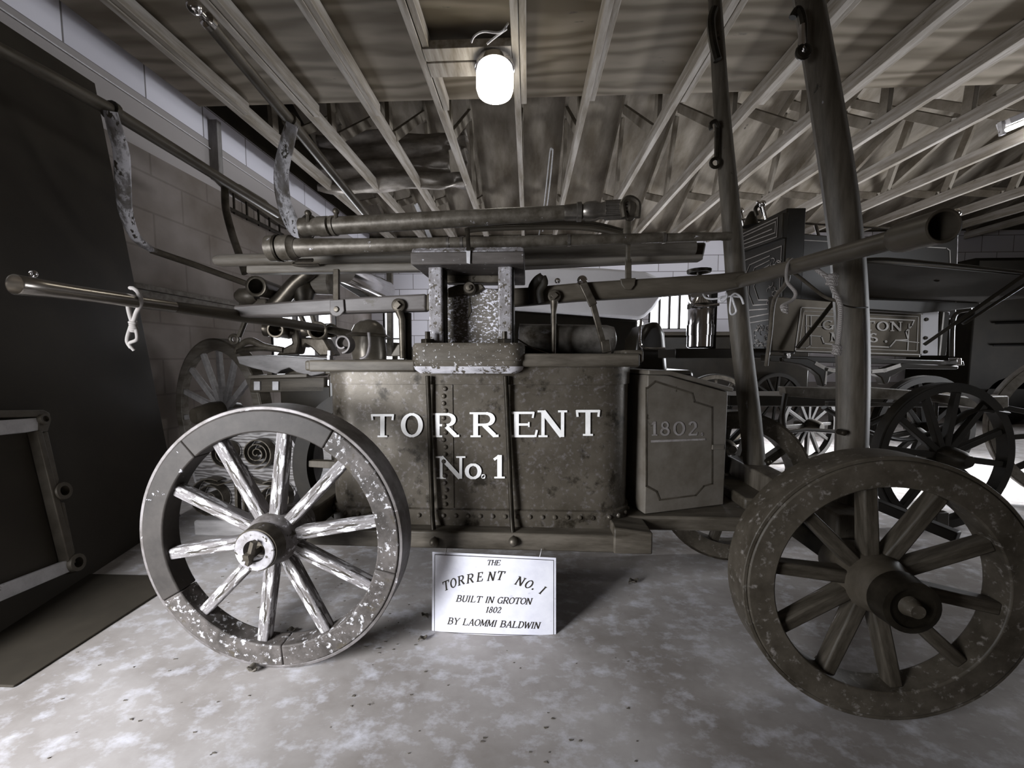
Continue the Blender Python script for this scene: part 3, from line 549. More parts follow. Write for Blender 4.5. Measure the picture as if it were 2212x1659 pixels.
e(MB().tube([P(1348, 470, LY - .05), P(1345, 440, LY - .05), P(1360, 428, LY - .05), P(1378, 440, LY - .05), P(1377, 470, LY - .05)], .011, 8, sub=4), 'pipe_cradle', 'iron')
# small bits on the rim
for x, y in ((742, 788),): e(MB().lathe(P(x, y, 1.334 if x < 800 else 1.304), (0, -1, 0), [(-.01, .014), (.006, .013), (.008, 0)], 6), 'rim_bolt', 'iron')
e(MB().bar(P(712, 770, 1.37), P(712, 757, 1.37), .012, .012).box(P(706, 780, 1.36), P(720, 768, 1.385)), 'rim_stud', 'frame_white', .002)
# tool box at the front of the tank, dated 1802.
A, B = V((.43, 1.392, .37)), V((.765, 1.494, .37)); U = (B - A).normalized(); Nn = V((U.y, -U.x, 0))
pb = lambda u, z: A + U * u + V((0, 0, z - .37))
Lb = (B - A).length; hb = -Nn * .22
e(MB().prism([pb(0, .372), pb(Lb, .372), pb(Lb, .815), pb(.08, .882), pb(0, .884)], hb), 'tool_box', 'box', .004)
e(MB().prism([pb(-.005, .886) + Nn * .012, pb(.08, .884) + Nn * .012, pb(Lb + .012, .815) + Nn * .012, pb(Lb + .014, .832) + Nn * .012, pb(.08, .900) + Nn * .012, pb(-.005, .902) + Nn * .012], hb - Nn * .024), 'box_lid', 'box', .003)
def onbox(px, py, off=.002):                               # photo pixel onto the slanted box face
    r = ray(px, py); p0 = A + Nn * off; t = (p0 - CAM).dot(Nn) / r.dot(Nn); return CAM + r * t
m = MB()
for ch, x0, x1 in (('1', 1404, 1424), ('8', 1424, 1449), ('0', 1452, 1482), ('2', 1485, 1509), ('.', 1511, 1522)):
    a, b, c = onbox(x0, 941), onbox(x1, 941 - (x1 - x0) * .03), onbox(x0, 911)
    glyph(m, ch, lambda u, v, ee=0, a=a, b=b, c=c: a + (b - a) * u + (c - a) * v + Nn * ee, 1.0, (b - a).length / (c - a).length)
q = [onbox(1406, 956), onbox(1524, 951), onbox(1524, 947), onbox(1406, 951)]; m.add(q, [(0, 1, 2, 3)])
e(m, 'painted_date', 'faded', smooth=10)
m = MB(); fr = [(1398, 838), (1415, 824), (1495, 850), (1500, 868), (1538, 880), (1538, 1045), (1520, 1050), (1502, 1070), (1425, 1080), (1418, 1062), (1396, 1050), (1396, 838)]
for a, b in zip(fr, fr[1:]):
    a, b = onbox(*a), onbox(*b); d = (b - a).normalized(); nn = Nn.cross(d) * .003; m.add([a + nn - d * .003, b + nn + d * .003, b - nn + d * .003, a - nn - d * .003], [(0, 1, 2, 3)])
e(m, 'box_lining', 'plank', smooth=10)
e(MB().bar(onbox(1538, 966, .003), onbox(1563, 966, .003), .006, .018), 'box_hinge', 'box', .001)
# upright drag poles hinged on the front axle
def shaft(pts, ws, nm, dep): 
    m = MB(); m.tube(pts, [w * .51 for w in ws], 8, sub=6, flat=(1, dep), up=(0, 1, 0)); return e(m, nm, 'shaft', smooth=50)
pa = [P(1632, 1028, 1.67), P(1620, 900, 1.68), P(1597, 700, 1.69), P(1582, 500, 1.70), P(1560, 250, 1.72), P(1546, 30, 1.74), P(1541, -40, 1.745)]
shaft(pa, [.092, .092, .087, .082, .068, .056, .05], 'drag_pole', .8)
pb2 = [P(1826, 1170, 1.25), P(1838, 985, 1.25), P(1842, 790, 1.25), P(1834, 600, 1.25), P(1818, 445, 1.25), P(1797, 300, 1.26), P(1757, 60, 1.28), P(1735, -60, 1.29)]
shaft(pb2, [.088, .088, .088, .09, .09, .088, .080, .076], 'drag_pole', .85)
def strap_hook(pts, r): e(MB().tube(pts, r, 8, sub=5), 'iron_hook', 'black_iron')
strap_hook([P(1543, 20, 1.70), P(1536, 45, 1.695), P(1540, 90, 1.69), P(1550, 130, 1.69)], .016)
strap_hook([P(1552, 275, 1.68), P(1545, 262, 1.67), P(1535, 268, 1.67), P(1536, 280, 1.67)], .008)
e(MB().lathe(P(1545, 352, 1.68), (0, 1, 0), [(.007 * math.sin(R_(a)), .018 + .007 * math.cos(R_(a))) for a in range(0, 361, 45)], 14, closed=True), 'iron_ring', 'black_iron')
e(MB().tube([P(1549, 270, 1.685), P(1548, 340, 1.685)], .010, 8), 'iron_strap', 'black_iron')
strap_hook([P(1712, 38, 1.24), P(1722, 22, 1.235), P(1731, 34, 1.23), P(1735, 60, 1.23), P(1733, 96, 1.23)], .011)
e(MB().tube([P(1733, 55, 1.228), P(1733, 108, 1.225)], .009, 8), 'hook_link', 'chrome'); e(MB().lathe(P(1735, 112, 1.225), (0, 1, 0), [(.009 * math.sin(R_(a)), .014 + .009 * math.cos(R_(a))) for a in range(0, 361, 45)], 14, closed=True), 'iron_ring', 'black_iron')
for x, y, Y in ((1640, 995, 1.655), (1662, 998, 1.6), (1823, 935, 1.215), (1824, 1060, 1.215)): e(MB().lathe(P(x, y, Y), (0, -1, 0), [(-.02, .009), (.003, .009), (.006, .006), (.007, 0)], 10), 'pole_bolt', 'black_iron')
# ================================================================== SIGN
SY = 1.258
tl, tr, bl, br = P(934, 1192, SY), P(1201, 1205, SY), P(933, 1369, SY), P(1201, 1378, SY)
def sg(u, v, e=0):                                        # u right, v up; the sheet bows towards the viewer in the middle
    a = bl + (br - bl) * u; b = tl + (tr - tl) * u; p = a + (b - a) * v
    s = 4 * u * (1 - u); return p + V((0, -.014 * s - e, .008 * s))
S0 = thing('paper_sign', (bl + br) / 2, 'white laminated sign hung by wire under the engine, reading THE TORRENT NO. I', 'sign')
m = MB(); nu, nv = 24, 6
for k, off in ((0, 0), (1, -.0012)):
    for i in range(nu + 1):
        for j in range(nv + 1): m.v.append(sg(i / nu, j / nv, off))
q = (nu + 1) * (nv + 1)
for i in range(nu):
    for j in range(nv):
        a = i * (nv + 1) + j; m.f += [(a, a + nv + 1, a + nv + 2, a + 1), (q + a, q + a + 1, q + a + nv + 2, q + a + nv + 1)]
for j in range(nv): m.f += [(j, j + 1, q + j + 1, q + j), (nu * (nv + 1) + j, q + nu * (nv + 1) + j, q + nu * (nv + 1) + j + 1, nu * (nv + 1) + j + 1)]
for i in range(nu): a = i * (nv + 1); b = a + nv; m.f += [(a, q + a, q + a + nv + 1, a + nv + 1), (b, b + nv + 1, q + b + nv + 1, q + b)]
put(m, 'sheet', 'paper', S0)
m = MB()
def sline(u0, v0, u1, v1, w):
    k = 16
    for i in range(k):
        a, b = i / k, (i + 1) / k; ua, va, ub, vb = u0 + (u1 - u0) * a, v0 + (v1 - v0) * a, u0 + (u1 - u0) * b, v0 + (v1 - v0) * b
        if u0 == u1: m.add([sg(ua - w / 1.5, va, .001), sg(ua + w / 1.5, va, .001), sg(ub + w / 1.5, vb, .001), sg(ub - w / 1.5, vb, .001)], [(0, 1, 2, 3)])
        else: m.add([sg(ua, va - w, .001), sg(ub, vb - w, .001), sg(ub, vb + w, .001), sg(ua, va + w, .001)], [(0, 1, 2, 3)])
for d, w in ((.020, .0038),):
    sline(d, d * 1.5, 1 - d, d * 1.5, w); sline(d, 1 - d * 1.5, 1 - d, 1 - d * 1.5, w); sline(d, d * 1.5, d, 1 - d * 1.5, w * .6); sline(1 - d, d * 1.5, 1 - d, 1 - d * 1.5, w * .6)
put(m, 'printed_border', 'ink', S0)
def suv(cx, cy):                                          # zoomed-crop pixel to sheet u, v
    px, py = 900 + cx / 4.022, 1150 + cy / 4.022; u = (px - 933.5) / 267.5
    return u, (1369 + 9 * u + 0 - py) / 176.0 - .03 * 4 * u * (1 - u) * 0
def stext(s, x0, x1, yb0, yb1, h, sl=.30, wk=.74):
    m = MB(); tot = sum(GW.get(c, 1 if c != ' ' else .6) for c in s); u = 0
    for c in s:
        w = GW.get(c, 1 if c != ' ' else .6)
        if c != ' ':
            xa = x0 + (x1 - x0) * u / tot; wd_ = (x1 - x0) * w / tot * 1.0; yb = yb0 + (yb1 - yb0) * ((xa - x0) / (x1 - x0))
            glyph(m, c, lambda a, b, ee=0, xa=xa, wd_=wd_, yb=yb: sg(*suv(xa + wd_ * a + h * b * sl, yb - h * b + (yb1 - yb0) / (x1 - x0) * wd_ * a), .001 + ee), wk, wd_ / h)
        u += w
    return put(m, 'printed_line', 'ink', S0, smooth=10)
stext('THE', 612, 728, 280, 281, 45); stext('BUILT IN GROTON', 345, 995, 596, 618, 56); stext('1802', 602, 735, 689, 692, 52); stext('BY LAOMMI BALDWIN', 270, 1065, 792, 832, 58)
m = MB()
for c, x, y, rot, w in (('T', 272, 496, -22, 62), ('O', 335, 474, -20, 58), ('R', 402, 450, -17, 62), ('R', 478, 434, -11, 64), ('E', 560, 420, -8, 52), ('N', 655, 414, -2, 64), ('T', 728, 407, 4, 62), ('N', 888, 452, 17, 66), ('O', 962, 476, 21, 58), ('.', 1010, 492, 24, 20), ('I', 1075, 526, 27, 40)):
    h = 78; ca, sa = math.cos(R_(rot)), math.sin(R_(rot))
    def f(a, b, ee=0):
        X, Y = (a - .5) * w + h * b * .28 - h * .1, h * b; return sg(*suv(x + X * ca + Y * sa, y + X * sa - Y * ca), .001 + ee)
    glyph(m, c, f, .74, w / h)
put(m, 'printed_line', 'ink', S0, smooth=10)
for x0, y0, x1, y1 in ((965, 1185, 963, 1198), (1170, 1186, 1166, 1203)):
    put(MB().tube([P(x0, y0, 1.262), P((x0 + x1) / 2, (y0 + y1) / 2, 1.248), P(x1, y1, 1.246)], .0014, 6, sub=3), 'hanging_wire', 'frame_white', S0)
# ================================================================== PLAY PIPES, POLES AND PLANK RESTING ON TOP
def along(a, b, prof, k=28, mb=None):                      # lathe between two points; profile in (fraction, radius)
    L = (b - a).length; return (mb or MB()).lathe(a, b - a, [(t * L, r) for t, r in prof], k)
a, b = P(652, 492, 1.52), P(1372, 451, 1.46); D = b - a
T1 = thing('play_pipe', a, 'upper play pipe with a fluted nozzle end, lying across the top of the engine', 'nozzle pipe', 'play pipes on top of the engine')
seg = lambda t0, t1: (a + D * t0, a + D * t1)
put(along(*seg(.095, .80), [(0, .026), (.004, .0375), (.02, .038), (.022, .0335), (.45, .032), (1, .0265)]), 'pipe_barrel', 'pipe', T1)
put(along(*seg(0, .095), [(0, .028), (.02, .036), (.25, .037), (.3, .033), (.55, .034), (.6, .0375), (.95, .0375), (1, .028)]), 'hose_coupling', 'pipe', T1)
put(along(*seg(.80, .915), [(0, .0265), (.05, .028), (.3, .030), (.32, .034), (.42, .0345), (.45, .027), (.55, .034), (.75, .035), (.9, .028), (1, .031)]), 'nozzle_collar', 'brass', T1)
m = MB(); A0, B0 = seg(.915, .975)
m.lathe(A0, B0 - A0, [(0, .029), ((B0 - A0).length * .5, .031), ((B0 - A0).length, .028)], 24)
x_, y_, d_ = frame(B0 - A0)
for i in range(16): t = 2 * math.pi * i / 16; o = (x_ * math.cos(t) + y_ * math.sin(t)) * .030; m.tube([A0 + o, B0 + o], .0045, 6)
put(m, 'fluted_sleeve', 'brass', T1); put(along(*seg(.975, 1.0), [(0, .034), (.2, .04), (.8, .04), (1, .034)], 10), 'nozzle_tip', 'bronze', T1)
for px, py in ((666, 470), (726, 466)): c = P(px, py, 1.49); put(MB().tube([c + V((0, 0, -.02)), c + V((0, 0, .012))], .008, 8).ball(c + V((0, 0, .016)), .013, 10), 'coupling_lug', 'iron', T1)
a, b = P(583, 537, 1.46), P(1578, 510, 1.44); D = b - a
T2 = thing('play_pipe', a, 'lower, longer play pipe with a wide banded coupling, lying on the cap board', 'nozzle pipe', 'play pipes on top of the engine')
put(along(a, a + D * .065, [(0, .035), (.02, .047), (.3, .048), (.34, .043), (.4, .043), (.44, .047), (.8, .047), (.84, .042), (1, .036)]), 'hose_coupling', 'pipe', T2)
put(along(a + D * .065, b, [(0, .0345), (.1, .030), (.25, .025), (.5, .0215), (.62, .0205), (.63, .0195), (.8, .018), (.805, .0165), (.98, .014), (.985, .016), (1, .015)]), 'pipe_barrel', 'pipe', T2)
for f_ in (.02, .40, .43, .66, .86): put(along(a + D * f_, a + D * (f_ + .006), [(0, .05 - .030 * f_), (0, .0505 - .030 * f_), (1, .0505 - .030 * f_), (1, .05 - .030 * f_)] if f_ < .1 else [(0, .0275 - .0135 * f_ + .003), (1, .0275 - .0135 * f_ + .003)]), 'pipe_band', 'black_iron' if f_ < .1 else 'brass', T2)
tag(put(MB().tube([P(466, 563, 1.72), P(480, 563, 1.72), P(900, 553, 1.72), P(1500, 536, 1.70)], [.02, .027, .029, .03], 16), 'wooden_pole', 'pole'), 'rounded wooden pole lying behind the lower play pipe', 'pole')
tag(put(MB().prism([P(531, 573, 1.62), P(900, 566, 1.62), P(1520, 548, 1.6), P(1520, 561, 1.6), P(900, 584, 1.62), P(531, 590, 1.62)], (0, .05, 0)), 'wooden_lath', 'pole', bevel=.006), 'flat wooden lath lying under the rounded pole on top of the engine', 'lath')
tag(put(MB().prism([P(1080, 528, 1.78), P(1528, 522, 1.76), P(1522, 556, 1.76), P(1080, 578, 1.78)], (0, .09, 0)), 'wooden_plank', 'plank', bevel=.012), 'dark plank lying behind the cap board on the right half of the engine top', 'plank')
o = put(MB().tube([P(690, 572, 1.6), P(650, 574, 1.58), P(632, 570, 1.57), P(640, 563, 1.57), P(675, 562, 1.58)], [.012, .014, .012, .014, .016], 10, sub=5, flat=(1, .45)), 'leather_wrap', 'pipe')
tag(o, 'curled strip of leather binding round the lower poles on the left', 'leather strip')
o = put(MB().tube([P(1010, 494, 1.40), P(1011, 520, 1.36), P(1012, 540, 1.293)], .0075, 8, sub=3, flat=(1, .35), up=(0, 1, 0)), 'hanging_strap', 'strap'); tag(o, 'dark strap with a pale tag hanging over the cap board', 'strap')
put(MB().prism([P(1007, 541, 1.298), P(1016, 541, 1.298), P(1015, 570, 1.298), P(1008, 568, 1.298)], (0, .003, 0)), 'strap_tag', 'frame_white', o)
m = MB()
for i, (dy, ph) in enumerate(((0, 0), (4, 1), (9, 2))): m.tube([P(1005, 500 - dy * .2, 1.60 + .03 * i), P(1060, 494 - dy, 1.6 + .03 * i), P(1250, 492 - dy * 1.3, 1.6 + .03 * i), P(1345, 508 - dy, 1.58 + .03 * i)], .010, 8, sub=5)
tag(put(m, 'rolled_hose', 'plank'), 'thin dark stitched leather hoses bundled between the two play pipes', 'hose')
tag(put(MB().bar(P(900, 443, 2.1), P(936, 530, 2.1), .035, .02), 'white_stick', 'frame_white'), 'thin white stick standing behind the upper play pipe', 'stick')
o = put(MB().tube([P(1164, 508, 1.9), P(1176, 440, 1.9), P(1188, 330, 1.9), P(1191, 324, 1.9), P(1194, 331, 1.9), P(1184, 430, 1.9), P(1172, 500, 1.9)], .0032, 6, sub=4), 'hanging_string', 'string'); tag(o, 'loop of white cord rising towards the rafters behind the play pipes', 'cord')
# black strap on the lever and the ropes
o = put(MB().tube([P(1172, 598, 1.46), P(1160, 606, 1.46), P(1150, 624, 1.465), P(1152, 656, 1.465)], .017, 8, sub=4, flat=(1, .5), up=(0, 1, 0)).tube([P(1172, 598, 1.46), P(1176, 612, 1.455), P(1166, 630, 1.46), P(1170, 654, 1.46)], .014, 8, sub=4, flat=(1, .5), up=(0, 1, 0)).ball(P(1167, 602, 1.458), .016, 10, (1, .6, 1)), 'black_strap', 'strap')
tag(o, 'black strap knotted over the pump lever right of the tower', 'strap')
def rope(name, label, pieces, r=.007, m_='rope', cat='rope', extra=None):
    m = MB()
    for pts in pieces: m.tube(pts, r, 8, sub=7)
    if extra: extra(m)
    return tag(put(m, name, m_, smooth=60), label, cat)
hx = -1.155
def hp(px, py, dx=0): return PX(px, py, hx) if dx == 0 else PX(px, py, hx + dx)
Yk = 1.125
def knot(m, c, r, k=5, sp=.012, tr=.006):
    r *= .7; sp *= .7; tr *= .75
    c = V(c); q = []
    for i in range(k * 10 + 1): t = 2 * math.pi * i / 10; q.append(c + V((math.cos(t) * r * (1 + .15 * math.sin(t * .37)), math.sin(t) * r * .8, -sp * i / 10 + sp * k / 2)))
    m.tube(q, tr, 7)
def ex(m):
    c = P(288, 705, Yk); knot(m, c, .011, 5, .009, .0055)
    m.tube([P(283, 705, Yk), P(275, 735, Yk - .004), P(284, 752, Yk - .004)], .0055, 7, sub=5); m.tube([P(294, 712, Yk), P(296, 733, Yk - .01), P(280, 742, Yk - .008), P(290, 757, Yk)], .005, 7, sub=5)
rope('rope_loop', 'knotted rope hanging from the left pump handle against the dark board', [[P(276, 648, Yk + .01), P(279, 672, Yk), P(287, 695, Yk), P(295, 675, Yk - .006), P(304, 655, Yk - .025), P(300, 634, Yk - .03), P(290, 624, Yk - .022), P(282, 622, Yk)]], .006, extra=ex)
yq = 1.12
def ex2(m): knot(m, P(1797, 604, yq - .03), .013, 4, .010, .007); knot(m, P(1808, 755, yq - .02), .010, 4, .009, .007)
rope('tied_rope', 'thick pale rope knotted below the right pump handle with a frayed end', [[P(1752, 568, yq), P(1768, 585, yq - .02), P(1790, 602, yq - .03), P(1800, 625, yq - .03), P(1815, 660, yq - .03), P(1814, 710, yq - .025), P(1808, 755, yq - .02)]], .0065, extra=ex2)
def ex3(m): knot(m, P(1697, 668, yq - .02), .007, 3, .010, .004)
rope('thin_rope', 'thinner frayed rope looped over the right pump handle', [[P(1712, 560, 1.2), P(1702, 572, 1.165), P(1699, 590, 1.15), P(1701, 610, 1.13), P(1718, 632, yq - .01), P(1712, 648, yq - .01), P(1690, 660, yq - .01), P(1692, 672, yq - .01)]], .0045, extra=ex3)
rope('dark_rope', 'dark rope falling from the right pump handle down to the wagon frame', [[P(1704, 560, 1.22), P(1702, 585, 1.21), P(1698, 612, 1.25), P(1672, 650, 1.4), P(1664, 720, 1.5), P(1655, 790, 1.55)]], .007, 'shaft')
rope('brace_rope', 'dark rope running from the right pump handle to the near upright pole', [[P(1702, 580, 1.2), P(1735, 605, 1.2), P(1780, 640, 1.2), P(1808, 650, 1.19)]], .005, 'shaft')
o = rope('wire_loop', 'thin wire wrapped once round the near upright pole', [[P(1808, 652, 1.17), P(1822, 659, 1.165), P(1845, 664, 1.165), P(1874, 664, 1.19)]], .0022, 'strap', 'wire')
ys = 1.60
rope('string_bow', 'white string tied in a bow round the far upright pole', [
    [P(1518, 632, ys + .06), P(1524, 643, ys + .03), P(1540, 646, ys), P(1562, 643, ys - .01), P(1580, 640, ys - .01), P(1600, 642, ys)],
    [P(1580, 640, ys - .012), P(1577, 662, ys - .014), P(1578, 677, ys - .014), P(1584, 679, ys - .014), P(1590, 672, ys - .014), P(1585, 655, ys - .014), P(1580, 640, ys - .012)],
    [P(1578, 641, ys - .014), P(1588, 634, ys - .016), P(1600, 642, ys - .014), P(1606, 657, ys - .012)], [P(1568, 632, ys - .01), P(1570, 642, ys - .014), P(1560, 652, ys - .014), P(1554, 648, ys - .012), P(1558, 642, ys - .012), P(1570, 640, ys - .012)]], .0038, 'string', 'string')
# ================================================================== LEFT: DARK BOARD, IRON FRAME, FLOOR MAT
q = [V((-1.726, .9, 0)), V((-2.066, 2.146, 0)), V((-2.50, 2.235, 2.522)), V((-2.25, 1.05, 2.394))]
nb = (q[1] - q[0]).cross(q[3] - q[0]).normalized(); nb = nb if nb.x > 0 else -nb
tag(put(MB().prism(q, -nb * .018), 'leaning_board', 'panel', bevel=.002), 'tall dark hardboard sheet leaning against the left wall', 'board')
def onp(px, py, off=0.):                                   # photo pixel onto the leaning board
    r = ray(px, py); p0 = q[0] + nb * off; t = (p0 - CAM).dot(nb) / r.dot(nb); return CAM + r * t
FR = thing('iron_screen', onp(-60, 1330, .03), 'brown iron screen with pale crossbars and ringed brackets leaning on the dark board', 'screen')
def fq(poly, off, t, nm, mm, bev=.003): return put(MB().prism([onp(x, y, off) for x, y in poly], -nb * t), nm, mm, FR, bev)
fq([(-260, 925), (84, 902), (84, 930), (-260, 965)], .05, .045, 'cross_bar', 'frame_white')
fq([(-280, 1372), (150, 1208), (156, 1233), (-280, 1420)], .05, .045, 'cross_bar', 'frame_white')
fq([(-280, 955), (84, 928), (152, 1212), (-280, 1380)], .022, .018, 'mesh_panel', 'panel')
fq([(80, 930), (92, 930), (165, 1216), (150, 1216)], .058, .035, 'side_bar', 'frame_dark')
fq([(-260, 888), (95, 885), (108, 892), (110, 912), (104, 932), (84, 935), (84, 900), (-260, 905)], .053, .035, 'corner_plate', 'frame_dark')
fq([(104, 932), (128, 1035), (122, 1060), (92, 935)], .056, .02, 'side_flange', 'frame_dark')
fq([(132, 1085), (140, 1085), (163, 1195), (156, 1198)], .056, .02, 'side_rod', 'frame_dark')
for x, y, r in ((138, 1060, .036), (168, 1215, .036), (97, 905, .022)):
    c = onp(x, y, .06); x_, y_, d_ = frame(nb)
    put(MB().lathe(c, nb, [(-.03, r), (0, r), (0.004, r * .95), (.004, r * .56), (-.03, r * .56), (-.03, r)], 20, closed=True), 'ring_bracket', 'frame_dark', FR)
for x, y in ((140, 412), (265, 1000), (225, 808), (12, 808)): pass
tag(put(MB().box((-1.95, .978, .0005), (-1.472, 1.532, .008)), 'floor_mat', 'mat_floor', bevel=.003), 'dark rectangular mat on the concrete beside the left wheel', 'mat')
# leaves and chips on the concrete floor
rnd = random.Random(11)
def leaf(px, py, s, label, nm='dry_leaf', cat='leaf'):
    c = PZ(px, py); m = MB(); a = rnd.random() * 6.28; k = 9
    for j in range(k):
        t = j / (k - 1) - .5
        for w in (-1, 0, 1): m.v.append(c + V((t * s * math.cos(a) - w * s * .3 * math.cos(t * 3) * math.sin(a), t * s * math.sin(a) + w * s * .3 * math.cos(t * 3) * math.cos(a), .004 + s * .22 * abs(w) + s * .1 * (math.sin(t * 9) + 1))))
    for j in range(k - 1):
        for w in (0, 1): m.f.append((j * 3 + w, j * 3 + 3 + w, j * 3 + 4 + w, j * 3 + 1 + w))
    o = put(m, nm, 'rubble', smooth=180); so = o.modifiers.new('thick', 'SOLIDIFY'); so.thickness = .0015; return tag(o, label, cat, 'dry leaves on the concrete floor')
leaf(545, 1452, .04, 'curled dry leaf under the bottom of the left wheel'); leaf(1368, 1262, .045, 'curled dark leaf on the floor right of the white sign'); leaf(918, 1335, .03, 'small dry leaf left of the white sign'); leaf(1768, 1428, .022, 'small dark leaf seen through the right front wheel'); leaf(630, 1366, .03, 'small crumbled leaf seen through the left wheel')
leaf(913, 1385, .03, 'slender dry leaf below the left edge of the white sign')
m = MB()
for i in range(120):
    px, py = (rnd.uniform(480, 900), rnd.uniform(1200, 1420)) if i < 70 else (rnd.uniform(20, 1400), rnd.uniform(1400, 1650))
    c = PZ(px, py); s = rnd.uniform(.0008, .003); a = rnd.uniform(0, 3.1); m.prism([c + V((math.cos(a + t) * s * (2.2 if t % 3 else 1), math.sin(a + t) * s * (1.2 if t % 2 else .5), .0004)) for t in (0, 1.3, 2.7, 4, 5.2)], (0, 0, s * .5))
tag(put(m, 'floor_debris', 'rubble'), 'dark crumbs scattered over the pale concrete', 'debris', kind='stuff')
# ================================================================== SCROLLED DRUM BEHIND THE LEFT WHEEL
DY = 2.02
def pD(px, py, Y=DY): return P(px, py, Y)
G = thing('scrolled_drum', pD(545, 1168), 'round grained drum with wrought-iron scrolls on a timber base behind the left wheel', 'drum')
c = pD(530, 1010); R0 = (pD(652, 1010) - pD(408, 1010)).length / 2
put(MB().lathe((c.x, DY, c.z), (0, 1, 0), [(0, 0), (0, R0 * .92), (.01, R0 * .94)], 48), 'drum_face', 'granite', G)
put(MB().lathe((c.x, DY + .004, c.z), (0, 1, 0), [(0, R0 * .93), (.0, R0 * .97), (.08, R0), (.22, R0), (.24, R0 * .9)], 48), 'drum_shell', 'granite_edge', G)
def spiral(px, py, rpx, a0, turns, dirn=1, w=.03, Y=DY - .03):
    c0 = pD(px, py, Y); r = rpx / F * Y; q_ = []
    for i in range(int(turns * 20) + 1): t = i / (turns * 20); a_s = R_(a0) + dirn * t * turns * 2 * math.pi; rr_ = r * (1 - t) ** 1.1 + .006; q_.append(c0 + V((math.cos(a_s) * rr_, 0, math.sin(a_s) * rr_)))
    return MB().tube(q_, w * .5, 6, flat=(.16, 1), up=(0, 1, 0))
# strips stand edge-on: wide along depth, thin radially
def strip(q_, w, t=.005):
    m = MB(); k = len(q_)
    for i, p in enumerate(q_):
        d = (q_[min(i + 1, k - 1)] - q_[max(i - 1, 0)]).normalized(); nn = V((0, 1, 0)).cross(d).normalized() * t / 2
        m.v += [p + nn, p - nn, p - nn + V((0, w, 0)), p + nn + V((0, w, 0))]
    for i in range(k - 1):
        for j in range(4): m.f.append((4 * i + j, 4 * i + (j + 1) % 4, 4 * i + 4 + (j + 1) % 4, 4 * i + 4 + j))
    m.f += [(0, 3, 2, 1), (4 * k - 4, 4 * k - 3, 4 * k - 2, 4 * k - 1)]; return m
def spi(px, py, rpx, a0, turns, dirn, Y, tail=()):
    c0 = pD(px, py, Y); r = rpx / F * Y; q_ = [pD(x, y, Y) for x, y in tail]; k = int(turns * 22)
    for i in range(k + 1): t = i / k; a_s = R_(a0) + dirn * t * turns * 2 * math.pi; rr_ = r * (1 - t) ** .9 + .005; q_.append(c0 + V((math.cos(a_s) * rr_, 0, math.sin(a_s) * rr_)))
    return strip(q_, .05)
SYY = DY - .06
for px, py, r, a0, tn, dr in ((553, 980, 34, -100, 3.2, 1), (482, 980, 30, -60, 2.6, -1), (450, 1078, 46, 60, 2.6, 1), (588, 1078, 40, 120, 2.6, -1)):
    put(spi(px, py, r, a0, tn, dr, SYY), 'iron_scroll', 'iron', G)
put(strip([pD(x, y, SYY) for x, y in ((440, 1040), (470, 1048), (500, 1040), (509, 1024), (513, 1010))], .045), 'iron_scroll', 'iron', G)
put(strip([pD(x, y, SYY) for x, y in ((590, 1050), (560, 1046), (530, 1036), (518, 1022), (514, 1010))], .045), 'iron_scroll', 'iron', G)
put(strip([pD(x, y, SYY) for x, y in ((462, 965), (478, 990), (500, 1008), (512, 1012))], .05, .012), 'iron_scroll', 'iron', G)
put(MB().bar(pD(512, 1015, SYY), pD(516, 1128, SYY), .016, .03), 'centre_post', 'iron', G, .002); put(MB().bar(pD(528, 1030, SYY + .01), pD(531, 1128, SYY + .01), .012, .03), 'centre_post', 'iron', G, .002)
put(MB().ball(pD(503, 1013, SYY - .01), .016, 12), 'post_ball', 'iron', G)
a, b = pD(425, 1150, DY - .1), pD(690, 1152, DY - .1); put(MB().prism([(a.x, DY - .12, .0), (b.x, DY - .12, .0), (b.x, DY - .12, .085), (a.x, DY - .12, .085)], (0, .42, 0)), 'timber_base', 'grey_wood', G, .012)
# ================================================================== SECOND HAND PUMP IN THE LEFT BACKGROUND
BY = 2.42
Bp = thing('wheeled_hand_pump', (-1.4, 2.7, 0), 'second dark hand pump with raised brake arms and large wheels, left behind the copper engine', 'fire engine')
def h(mb, nm, mm, bev=0, **k): return put(mb, nm, mm, Bp, bev, **k)
bw = dict(rs=.06, parts=[('hub', [(-.16, .05), (-.14, .06), (-.05, .085), (.05, .085), (.14, .06)], 'hub_brown')])
wheel(Bp, 'wagon_wheel', (-2.24, 2.68, .54), .54, .455, .05, 14, 5, bw, dict(felloe='pole', tyre='rod', spoke='grey_wood'), yaw=R_(-23), sw=.042, dish=.03)
wheel(Bp, 'wagon_wheel', (-1.25, 3.5, .54), .54, .46, .06, 14, 5, bw, dict(felloe='rod', tyre='rod', spoke='rod'), yaw=R_(-20), sw=.042, fine=False)
h(MB().tube([(-2.2, 2.75, .54), (-1.25, 3.45, .54)], .035, 10), 'axle', 'black_iron')
h(MB().box((-1.62, 2.44, .55), (-.6, 3.1, .76)), 'pump_body', 'dark_wagon', .01)
h(slab([(510, 770), (560, 767), (700, 775), (700, 806), (672, 812), (640, 804), (624, 794), (606, 800), (596, 808), (575, 802), (545, 795), (516, 786)], BY, .16), 'shaped_plank', 'grey_wood', .006)
h(slab([(668, 786), (690, 787), (692, 793), (672, 793)], BY - .004, .01), 'plank_plate', 'iron', .001)
h(slab([(540, 818), (700, 815), (700, 846), (540, 848)], BY + .02, .05), 'lower_beam', 'plank', .005)
h(slab([(536, 811), (662, 808), (662, 815), (536, 818)], BY - .02, .2), 'lower_shelf', 'pole', .003)
for x in (548, 588): h(slab([(x, 824), (x + 13, 824), (x + 13, 843), (x, 843)], BY + .005, .02), 'pale_block', 'frame_white', .002)
h(slab([(576, 815), (580, 790), (574, 782), (588, 782), (585, 800), (590, 815)], BY + .06, .05), 'plank_bracket', 'plank')
